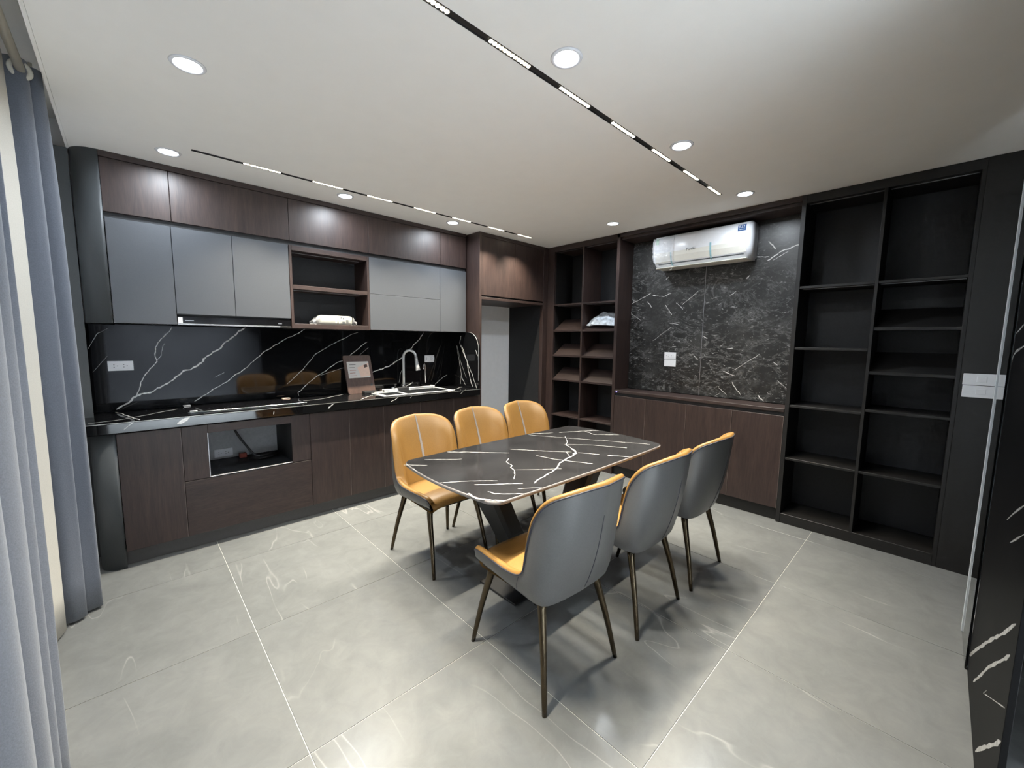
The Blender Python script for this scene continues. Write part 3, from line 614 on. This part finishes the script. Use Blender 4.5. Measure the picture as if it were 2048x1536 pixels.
t = thing('plastic_bag', 'crumpled white plastic bag lying on a slanted bookcase shelf', 'bag', (3.79, 2.58, 1.60))
o = obj('bag', bm, 'bagfilm', t, False)

# --- low cabinet below the stone panels
t = cab('low_cabinet', 'low walnut cabinet with four doors below the stone wall niche', (XS, 1.6, 0))
obj('body', B(XS+.022, 3.99, .815, 2.345, .10, .858, bev=0), 'ebony', t)
for y0, y1 in ((1.987, 2.345), (1.582, 1.987), (1.190, 1.582), (.815, 1.190)): obj('edge_band', B(XS-.0004, XS+.001, y0+.0012, y0+.0035, .105, .855, bev=0), 'band', obj('door', B(XS, XS+.02, y0+.0015, y1-.0015, .105, .855), 'wood', t))
obj('plinth', B(XS+.03, XS+.06, .815, 2.345, 0, .103), 'ebony', t)
t = thing('ledge', 'dark walnut ledge board along the bottom of the stone wall niche', 'ledge', (XS, 1.6, .875))
obj('board', B(XS-.004, 3.963, .816, 2.344, .886, .914, bev=.002), 'wood_y', t); obj('recess_strip', B(XS+.012, XS+.03, .816, 2.344, .859, .886, bev=0), 'black_in', t)
bm = bmesh.new(); cyl(bm, (XS-.0065, 2.318, .897), .006, .003, 12, 'x'); obj('indicator_light', bm, 'led_dot', t)
# --- right bookcase
t = thing('bookcase', 'tall black bookcase with two columns beside the glass door edge', 'bookcase', (XS, .35, 0))
obj('side_panel', B(XS-.004, XB, .785, .813, 0, H-.002), 'ebony', t); obj('divider', B(XS, XB, .342, .360, .075, 2.45), 'ebony', t); obj('side_panel', B(XS, XB, -.082, -.062, 0, 2.45), 'ebony', t)
obj('top_panel', B(XS, XB, -.082, .785, 2.45, H-.002), 'ebony', t); obj('back_panel', B(XB, XB+.015, -.08, .80, 0, 2.45, bev=0), 'black_in', t)
obj('bottom_panel', B(XS, XB, -.062, .785, 0, .078), 'ebony', t)
for z in (1.850, 1.394, .950, .532): obj('shelf', B(XS+.002, XB, .360, .785, z-.018, z), 'ebony', t)
for z in (1.850, .974, .532): obj('shelf', B(XS+.002, XB, -.062, .342, z-.018, z), 'ebony', t)
for z in (1.535, 1.235):
    bm = bmesh.new(); prism(bm, [(XS+.004, z-.016), (XS+.004, z+.004), (XS+.012, z+.004), (XS+.016, z-.002), (XS+.215, z+.135), (XS+.215, z+.115), (XS+.02, z-.020)], 'y', -.062, .342)
    obj('slanted_shelf', bm, 'ebony', t)
for y0, y1 in ((-.062, .342), (.360, .785)):
    for z in (2.45, 1.832): obj('light_profile', B(3.755, 3.767, y0+.005, y1-.01, z-.003, z, bev=0), 'alu', t)
# wall plates
outlet('wall_outlet', 'white outlet on the stone wall above a blank switch plate', 1.824, 1.944, 1.251, 1.320, 3.965, 'x')
def switch(label, y0, y1, z0, z1, x):
    t = thing('light_switch', label, 'switch', (x, (y0+y1)/2, z0)); obj('plate', B(x-.009, x, y0, y1, z0, z1, bev=.002), 'white', t)
    cy, cz = (y0+y1)/2, (z0+z1)/2; obj('rocker', B(x-.0115, x-.0085, cy-.020, cy+.020, cz-.016, cz+.016, bev=.001), 'white', t)
tt = thing('light_switch', 'white blank plate directly below the outlet on stone wall', 'switch', (3.965, 1.88, 1.178)); obj('plate', B(3.957, 3.965, 1.822, 1.942, 1.178, 1.247, bev=.002), 'white', tt)
switch('upper of two white switches on the black end panel', -.246, -.094, 1.187, 1.256, XS)
switch('lower of two white switches on the black end panel', -.248, -.096, 1.112, 1.184, XS)
# --- air conditioner
t = thing('air_conditioner', 'white wall air conditioner in film with blue sticker on stone wall', 'air conditioner', (3.965, 1.6, 2.12))
prof = [(3.962, 2.43), (3.83, 2.43), (3.778, 2.415), (3.757, 2.38), (3.752, 2.30), (3.757, 2.225), (3.775, 2.175), (3.81, 2.14), (3.85, 2.125), (3.962, 2.125)]
bm = bmesh.new(); prism(bm, prof, 'y', 1.165, 2.005); bmesh.ops.bevel(bm, geom=[e for e in bm.edges if abs(abs((e.verts[0].co-e.verts[1].co).normalized().y)) < .5 and (e.verts[0].co.y in (1.165, 2.005) or True)], offset=.012, segments=2, affect='EDGES')
body = obj('body', bm, 'white', t, True)
bm = bmesh.new(); pr = [(3.7755, 2.175), (3.757, 2.225), (3.7525, 2.262)]
out = [(a-.004, b) for a, b in pr]; prism(bm, out + [(a+.003, b) for a, b in pr[::-1]], 'y', 1.195, 1.985); obj('louver', bm, 'cream', t)
obj('air_gap', B(3.783, 3.80, 1.215, 1.965, 2.158, 2.168, bev=0), 'ink', t)
obj('lower_cover', B(3.775, 3.93, 1.19, 1.985, 2.1225, 2.130, bev=.003), 'cream', t)
def onac(z):
    for (a, b), (c, d) in zip(prof[:-1], prof[1:]):
        if d <= z <= b: return a+(c-a)*(b-z)/(b-d+1e-9)
    return 3.76
def strip(y0, y1, z0, z1, off, mat, nm, par):
    bm = bmesh.new(); n = 8; rows = []
    for k in range(n+1):
        z = z0+(z1-z0)*k/n; x = onac(z)-off; rows.append([(x, y0, z), (x, y1, z), (x+.001, y1, z), (x+.001, y0, z)])
    vv = grid(bm, rows, closed_u=True); bm.faces.new(vv[0]); bm.faces.new(vv[-1]); return obj(nm, bm, mat, par)
st = strip(1.20, 1.262, 2.345, 2.397, .0025, 'blue', 'sticker', t)
text('R32', .030, 'white', st, frame((onac(2.378)-.0045, 1.231, 2.377), (0, -1, 0), (.05, 0, 1)))
obj('printed_line', B(onac(2.358)-.0042, onac(2.358)-.003, 1.208, 1.250, 2.354, 2.358, bev=0), 'pale', st)
strip(1.955, 1.985, 2.345, 2.40, .0025, 'green', 'energy_label', t)
text('Funiki', .034, 'ink', t, frame((3.7485, 1.645, 2.262), (0, -1, 0), (0, 0, 1)), 'brand_lettering')
strip(1.468, 1.482, 2.15, 2.29, .006, 'teal', 'tape_strip', t); s2 = strip(1.824, 1.838, 2.142, 2.26, .006, 'teal', 'tape_strip', t)
bm = bmesh.new(); tube(bm, [(3.79, 1.831, 2.142), (3.795, 1.832, 2.122), (3.80, 1.842, 2.108), (3.80, 1.856, 2.106)], .005, 6); obj('loose_tape_end', bm, 'white', s2)
bm = bmesh.new(); rnd = random.Random(2); rows = []
for k in range(15):
    z = 2.405-.225*k/14; rows.append([(onac(z)-.006-rnd.uniform(0, .006), 2.008-.20*j/12+rnd.uniform(-.004, .004), z) for j in range(13)])
grid(bm, rows); fo = obj('plastic_film', bm, 'film', t); so = fo.modifiers.new('thick', 'SOLIDIFY'); so.thickness = .0006
# ================================================================== ceiling lights
spots = [(.249, 2.19, 'cool round downlight nearest the curtain, away from the cupboards'), (.249, 3.264, 'cool round downlight in the corner between curtain and ceiling cupboards'),
         (1.293, 3.264, 'cool round downlight in front of the open shelf niche cupboards'), (2.294, 3.264, 'cool round downlight in front of the lift-up cupboard'),
         (1.308, 1.10, 'largest cool round downlight beside the long light track'), (2.316, 1.10, 'cool round downlight beside the middle of the long light track'),
         (3.368, 1.10, 'cool round downlight in front of the stone wall near the end of the long track'), (3.355, 2.212, 'cool round downlight in front of the walnut bookcase')]
def downlight(x, y, lb, power, spread=165):
    t = thing('downlight', lb, 'downlight', (x, y, H), 0, 'round cool ceiling downlights')
    bm = bmesh.new(); rows = []
    for rr, z in ((.046, H-.003), (.050, H-.006), (.058, H-.005), (.062, H-.0005), (.046, H-.0005)):
        rows.append([(x+rr*math.cos(2*math.pi*k/32), y+rr*math.sin(2*math.pi*k/32), z) for k in range(32)])
    grid(bm, rows, closed_u=True, closed_v=True); obj('bezel', bm, 'bezel', t, True)
    bm = bmesh.new(); cyl(bm, (x, y, H-.003), .046, .002, 32); obj('lens', bm, 'led_cool', t)
    area('downlight_lamp', (x, y, H-.0075), .09, .09, power, COOL, spread, 'DISK', t)
for x, y, lb in spots: downlight(x, y, lb, P_DOWN)
# unseen fill lamps, added behind the camera to brighten ceiling and chair backs
room = [(.15, -2.1, 'added cool fill light behind the camera, front row left'), (.85, -2.1, 'added cool fill light behind the camera, front row middle'), (1.55, -2.1, 'added cool fill light behind the camera, front row right'),
        (.15, -3.0, 'added cool fill light behind the camera, back row left'), (.85, -3.0, 'added cool fill light behind the camera, back row middle'), (1.55, -3.0, 'added cool fill light behind the camera, back row right')]
for x, y, lb in room: downlight(x, y, lb, P_FILL, 84)
# recessed light tracks
def track(label, x0, x1, y, mods, each):
    t = thing('light_track', label, 'track light', (x0, y, H))
    w2 = .0145
    obj('channel', boxes([(x0, x1, y-w2, y-w2+.002, H-.0005, H+.05), (x0, x1, y+w2-.002, y+w2, H-.0005, H+.05), (x0, x1, y-w2, y+w2, H+.046, H+.05), (x0, x0+.002, y-w2, y+w2, H, H+.046), (x1-.002, x1, y-w2, y+w2, H, H+.046)], 0), 'rubber', t)
    edges = [x0+.002]
    for a, b in mods: edges += [a, b]
    edges.append(x1-.002)
    for a, b in zip(edges[::2], edges[1::2]):
        if b-a > .01: obj('cover_strip', B(a, b, y-w2+.0025, y+w2-.0025, H+.004, H+.008, bev=0), 'rubber', t)
    lens_me = None
    for mi, (a, b) in enumerate(mods):
        md = obj('light_module', B(a, b, y-w2+.0025, y+w2-.0025, H+.0015, H+.03, bev=0), 'rubber', t)
        n = 12; st = (b-a)/n; r = min(st*.46, .0105)
        if each:
            for k in range(n):
                bm = bmesh.new(); cyl(bm, (0, 0, 0), r, .0018, 14)
                if lens_me is None:
                    o = obj('lens', bm, 'led_warm', md, off=1); lens_me = o.data
                else:
                    bm.free(); o = bpy.data.objects.new('lens', lens_me); C.objects.link(o); o.parent = md
                o.location = Vector((a+st*(k+.5), y, H-.0005)) - Vector((x0, y, H))
        else:
            bm = bmesh.new()
            for k in range(n): cyl(bm, (a+st*(k+.5), y, H-.0005), r, .0018, 12)
            obj('lens_row', bm, 'led_warm', md)
        area('track_lamp', ((a+b)/2, y, H-.0015), (b-a)*.95, .018, P_MOD, WARM, 90, 'RECTANGLE', md)
track('long black recessed light track running above the dining table', .30, 3.268, 1.238, [(.42, .635), (.645, .858), (1.033, 1.247), (1.432, 1.646), (1.836, 2.05), (2.247, 2.464), (2.66, 2.875), (3.047, 3.259)], True)
track('thin black recessed light track running along the kitchen cupboards', .345, 3.226, 3.135, [(.604, .817), (1.016, 1.226), (1.411, 1.618), (1.812, 2.022), (2.20, 2.403), (2.615, 2.825), (3.017, 3.218)], False)

# ================================================================== dining table
TX0, TX1, TY0, TY1, TZ = 1.025, 2.575, 1.205, 2.015, .75
def outline(grow=0.0, n=10):
    cx, cy = (TX0+TX1)/2, (TY0+TY1)/2; hx, hy = (TX1-TX0)/2+grow, (TY1-TY0)/2+grow
    pts = []
    bow_x, bow_y, r = .030, .012, .07
    for s0, (sx, sy) in enumerate(((1, 1), (-1, 1), (-1, -1), (1, -1))):
        ccx, ccy = sx*(hx-.030-r), sy*(hy-.012-r); a0 = [0, 90, 180, 270][s0]
        for k in range(n+1):
            a = math.radians(a0+6+78*k/n); pts.append((cx+ccx+r*math.cos(a), cy+ccy+r*math.sin(a)))
        # bowed edge to the next corner
        nx, ny = [(-1, 1), (-1, -1), (1, -1), (1, 1)][s0]
        for k in range(1, 12):
            f = k/12; b = 1-(2*f-1)**2
            if s0 in (0, 2):
                x = (hx-.030-r)*sx*(1-2*f); pts.append((cx+x, cy+sy*(hy-.012)+sy*.012*b))
            else:
                y = (hy-.012-r)*sy*(1-2*f); pts.append((cx+sx*(hx-.030)+sx*.030*b, cy+y))
    return pts
t = thing('dining_table', 'black marbled dining table with white veins and crossed steel base', 'table', (1.8, 1.61, 0))
bm = bmesh.new(); o1, o0 = outline(-.003), outline(0)
prism(bm, o1, 'z', TZ-.002, TZ); top = obj('tabletop', bm, 'table', t)
bm = bmesh.new(); rows = [[(a, b, z) for a, b in outline(g)] for g, z in ((-.02, TZ-.019), (-.004, TZ-.019), (0, TZ-.0165), (0, TZ-.004), (-.0025, TZ-.0008), (-.02, TZ-.0025))]
grid(bm, rows, closed_u=True, closed_v=True); obj('edge_band', bm, 'edge', t, True)
bm = bmesh.new(); prism(bm, outline(-.06), 'z', TZ-.030, TZ-.0195); obj('underframe', bm, 'dark_metal', t)
veins('vein', TABLE, .0012, lambda a, b: (a, b, TZ), (0, 0, 1), top, jit=.8, clip=(TX0+.008, TX1-.008, TY0+.008, TY1-.008), h=.0004)
def tleg(xt, xb):
    rows = []
    for k in range(9):
        f = k/8; z = (TZ-.03)*(1-f) + .012*f; x = xt+(xb-xt)*(f*.85+.15*f*f) ; hw = .052; hy = .085+.03*abs(2*f-1)
        rows.append([(x-hw, 1.61-hy+.02, z), (x-hw+.02, 1.61-hy, z), (x+hw, 1.61-hy, z), (x+hw, 1.61+hy, z), (x-hw+.02, 1.61+hy, z), (x-hw, 1.61+hy-.02, z)])
    bm = bmesh.new(); vv = grid(bm, rows, closed_u=True); bm.faces.new(vv[0]); bm.faces.new(vv[-1]); return bm
obj('leg', tleg(1.30, 1.70), 'dark_metal', t); obj('leg', tleg(2.28, 1.90), 'dark_metal', t)
obj('base_plate', B(1.42, 2.18, 1.46, 1.76, 0.0005, .012, bev=.003), 'dark_metal', t)

# ================================================================== chairs
def make_chair():
    t = thing('dining_chair', '', 'chair', (0, 0, 0))
    T = [(-.212, .222, .455), (-.228, .200, .486), (-.236, .08, .490), (-.240, -.05, .494), (-.243, -.118, .522), (-.244, -.140, .590), (-.244, -.158, .68), (-.238, -.186, .768), (-.218, -.238, .836), (-.150, -.302, .872), (0, -.336, .884)]
    Bt = [(-.205, .222, .428), (-.208, .19, .425), (-.210, .08, .420), (-.212, -.02, .415), (-.212, -.08, .412), (-.213, -.135, .410), (-.210, -.172, .409), (-.193, -.203, .409), (-.150, -.217, .409), (-.08, -.224, .409), (0, -.227, .409)]
    N = 40
    Ts, Bs = spline(T, N), spline(Bt, N)
    def nrm(b):
        if b.y > -.06: return Vector((-1, 0, 0))
        v = Vector((b.x, (b.y+.06)*1.25, 0)); return v.normalized() if v.length > 1e-6 else Vector((0, -1, 0))
    def mirror(row): return row + [Vector((-p.x, p.y, p.z)) for p in row[-2::-1]]
    nn = [nrm(b) for b in Bs]
    for i, v in enumerate(nn):     # smooth the turn from side to back
        pass
    rows = []
    nt_ = 9
    for k in range(nt_+1):
        f = k/nt_; r = []
        for i in range(N+1):
            bl = min(1.0, (Ts[i].z-Bs[i].z)/.3)
            p = Bs[i].lerp(Ts[i], f) + nn[i]*(.006+.016*bl)*math.sin(math.pi*min(1, f**.75))
            r.append(p)
        rows.append(mirror(r))
    bm = bmesh.new(); grid(bm, rows)
    obj('outer_shell', bm, 'leather', t, True, off=1)
    # padded inside
    ctr = Vector((0, -.14, .62)); rows = []
    def up(i):
        d = Ts[i]-ctr; d.y = 0
        return d.normalized() if Ts[i].z > .53 else Vector((0, 0, 1))
    for off, lift in ((0.0, -.001), (.004, .009), (.014, .013), (.026, .008), (.036, -.006)):
        rows.append(mirror([Ts[i] - nn[i]*off + up(i)*lift for i in range(N+1)]))
    J = [Vector((Bs[i].x*.80, max(Bs[i].y*.72, -.150) if Bs[i].y < 0 else Bs[i].y*.95, .448)) for i in range(N+1)]
    inner = [Ts[i] - nn[i]*.036 - up(i)*.006 for i in range(N+1)]
    for f in (.2, .4, .6, .8, 1.0):
        rows.append(mirror([inner[i].lerp(J[i], f) - nn[i]*.012*math.sin(math.pi*f)*(1 if Ts[i].z > .6 else .2) for i in range(N+1)]))
    bm = bmesh.new(); grid(bm, rows); obj('back_cushion', bm, 'orange', t, True, off=1)
    bm = bmesh.new(); tube(bm, mirror([Ts[i] + nn[i]*.0015 for i in range(N+1)]), .0036, 6); obj('piping', bm, 'piping', t, True, off=1)
    # seat
    bm = bmesh.new(); rows = []
    ny = 14
    prof = [(-.17, .440), (-.15, .468), (-.08, .474), (0, .478), (.10, .480), (.17, .476), (.208, .462), (.224, .440), (.222, .420), (.200, .412)]
    for y, z in prof:
        wd = .205 if y < .1 else .205-.012*((y-.1)/.12)**2
        row = []
        for j in range(13):
            u = -1+2*j/12; crown = .012*(1-abs(u)**3); drop = -.010*abs(u)**6
            row.append((u*wd, y, z-.010+crown+drop))
        rows.append(row)
    rows.append([(p[0], -.17, .412) for p in rows[0]])
    grid(bm, rows, closed_v=True)
    obj('seat_cushion', bm, 'orange', t, True, off=1)
    obj('seat_pan', B(-.195, .195, -.19, .195, .400, .413, bev=.003), 'rubber', t, off=1)
    # stripe on the front of the back, seam on its rear
    bm = bmesh.new(); c = N; pts = [inner[c].lerp(J[c], f) - nn[c]*.012*math.sin(math.pi*f) for f in (0.02, .1, .2, .3, .4, .5, .6, .7, .8, .9)]
    top_ = [Ts[c]-nn[c]*o_+Vector((0, 0, l_)) for o_, l_ in ((.014, .0135), (.028, .009))]
    pts = top_[1:] + pts
    rows = [[(p.x-h, p.y+.0035, p.z), (p.x+h, p.y+.0035, p.z), (p.x+h, p.y+.0005, p.z-.001), (p.x-h, p.y+.0005, p.z-.001)] for i, p in enumerate(pts) for h in (.0035+.0045*min(1, i/5),)]
    vv = grid(bm, rows, closed_u=True); bm.faces.new(vv[0]); bm.faces.new(vv[-1]); obj('stripe', bm, 'stripe', t, False, off=1)
    bm = bmesh.new(); sp = []
    for f in [.04+.07*k for k in range(11)]:
        p = Bs[c].lerp(Ts[c], f) + nn[c]*(.006+.016)*math.sin(math.pi*min(1, f**.75)); sp.append(p)
    tube(bm, sp, [.0012]+[.0022]*9+[.0010], 6); obj('back_seam', bm, 'piping', t, True, off=1)
    for sx in (-1, 1):
        bm = bmesh.new(); i = 15; tube(bm, [Vector((sx*abs(p.x), p.y, p.z)) for p in [Bs[i].lerp(Ts[i], f)+nn[i]*((.006+.016*min(1, (Ts[i].z-Bs[i].z)/.3))*math.sin(math.pi*f**.75)) for f in (.08, .3, .5, .7, .9)]], .0012, 5); obj('side_seam', bm, 'piping', t, True, off=1)
    # legs
    for sx in (-1, 1):
        for sy, yt, yf, xt, xf in ((1, .145, .250, .168, .207), (-1, -.150, -.245, .165, .227)):
            pts = spline([(sx*.09, yt*.85, .396), (sx*(xt-.03), yt*.97, .396), (sx*xt, yt*1.06, .385), (sx*(xt+.010), yt*1.06+sy*.012, .34), (sx*(xt+xf)/2+sx*.004, (yt*1.06+yf)/2+sy*.006, .19), (sx*xf, yf, 0.0)], 18)
            rs = [.013+.0065*min(1, i/7) if i < 8 else .0195-.0095*((i-8)/10) for i in range(19)]
            bm = bmesh.new(); tube(bm, pts, rs, 10, True); obj('leg', bm, 'bronze', t, True, off=1)
    obj('leg_frame', boxes([(-.10, .10, .128, .150, .390, .401), (-.10, .10, -.152, -.130, .390, .401)]), 'bronze', t, off=1)
    return t
def dup(root):
    r = root.copy(); C.objects.link(r)
    for ch in list(root.children):
        c = ch.copy(); C.objects.link(c); c.parent = r
    return r
proto = make_chair()
CH = [(1.441, 2.212, 180, 'ochre and grey dining chair on the kitchen side nearest the curtain'), (1.946, 2.212, 180, 'middle ochre and grey dining chair on the kitchen side of the table'),
      (2.447, 2.214, 180, 'ochre and grey dining chair on the kitchen side nearest the bookcase'), (1.300, 1.158, -2.5, 'nearest grey-backed dining chair on the near side, fully visible in front'),
      (1.908, 1.138, 1, 'middle grey-backed dining chair on the near side of the table'), (2.490, 1.128, 1, 'farthest grey-backed dining chair on the near side, toward the stone wall')]
for i, (x, y, a, lb) in enumerate(CH):
    o = proto if i == 0 else dup(proto)
    o.location = (x, y, 0); o.rotation_euler = (0, 0, math.radians(a)); tag(o, lb, 'chair', 'dining chairs round the table')

# ================================================================== curtains
def curtain(name, label, path, z0, z1, mat, grommets=(), gz=2.50, waves=None):
    t = thing(name, label, 'curtain', (path[0][0], path[0][1], z0))
    bm = bmesh.new(); rnd = random.Random(len(path)); sp = spline([(a, b, 0) for a, b in path], len(path)*8); rows = []
    for k in range(15):
        f = k/14; z = z0+(z1-z0)*f
        sq = 1.0 - .22*max(0, (f-.75)/.25)**1.5
        mx = sum(p.x for p in sp)/len(sp)
        rows.append([(mx+(p.x-mx)*sq + .006*math.sin(3*f+p.y*11), p.y+.004*math.sin(5*f+i*.3), z) for i, p in enumerate(sp)])
    grid(bm, rows); o = obj('cloth', bm, mat, t, True)
    so = o.modifiers.new('thick', 'SOLIDIFY'); so.thickness = .003
    for (gx_, gy_, ang) in grommets:
        bm = bmesh.new(); rr = []
        d = Vector((math.cos(ang), math.sin(ang), 0)); nz = Vector((0, 0, 1)); nrm_ = d.cross(nz)
        for a in range(24):
            ca, sa = math.cos(2*math.pi*a/24), math.sin(2*math.pi*a/24); row = []
            for b in range(8):
                cb, sb = math.cos(2*math.pi*b/8), math.sin(2*math.pi*b/8)
                q = Vector((gx_, gy_, gz)) + (d*ca+nz*sa)*(.030+.010*cb) + nrm_*(.006*sb); row.append(q)
            rr.append(row)
        grid(bm, rr, closed_u=True, closed_v=True); obj('grommet', bm, 'offwhite', t, True)
    return t
RZ = 2.56
curtain('curtain', 'blue grey curtain bunched at the kitchen end of the rod', [(-.345, 2.86), (-.315, 2.835), (-.275, 2.830), (-.245, 2.845), (-.240, 2.868), (-.268, 2.884), (-.272, 2.896), (-.235, 2.897), (-.200, 2.902), (-.188, 2.922), (-.205, 2.950), (-.26, 2.965), (-.315, 3.0)], .015, RZ+.045, 'curtain', [(-.262, 2.842, math.radians(20)), (-.262, 2.955, math.radians(-20))], RZ)
curtain('curtain', 'near blue grey curtain with deep folds at the left picture edge', [(-.36, .50), (-.24, .55), (-.215, .65), (-.30, .73), (-.36, .81), (-.28, .88), (-.215, .95), (-.25, 1.04), (-.33, 1.10), (-.30, 1.17), (-.215, 1.23), (-.225, 1.31), (-.32, 1.37), (-.32, 1.43), (-.225, 1.47), (-.210, 1.525), (-.25, 1.56), (-.28, 1.585), (-.232, 1.61), (-.215, 1.645), (-.245, 1.675), (-.272, 1.685), (-.235, 1.695), (-.212, 1.715), (-.235, 1.74)], .015, RZ+.045, 'curtain', [(-.262, 1.70, .3), (-.262, 1.54, -.3), (-.262, 1.27, .3)], RZ)
curtain('curtain_lining', 'cream lining edge of the curtain showing between the two panels', [(-.38, 2.30), (-.365, 2.42), (-.345, 2.55), (-.332, 2.66), (-.305, 2.765), (-.304, 2.79)], .015, RZ+.03, 'sheer')
t = thing('curtain_rod', 'white curtain rod in the recess above the ceiling edge', 'curtain rod', (-.262, .2, RZ))
bm = bmesh.new(); tube(bm, [(-.262, -.6, RZ), (-.262, 3.35, RZ)], .016, 14); obj('rod', bm, 'offwhite', t, True)
for y in (-.3, 2.2, 3.2):
    bm = bmesh.new(); tube(bm, [(-.262, y, RZ+.01), (-.262, y, H+.235)], .008, 8); obj('bracket', bm, 'offwhite', t, True)

# ================================================================== glass door edge by the pier
t = thing('glass_door', 'clear frameless glass door standing edge-on beside the black pier', 'glass door', (2.9, -.185, 0))
obj('pane', B(2.602, 2.940, -.191, -.183, .004, H-.006, bev=0), 'glass', t)
obj('edge_profile', B(2.940, 2.956, -.191, -.1785, .004, H-.006, bev=.001), 'glass_edge', t)
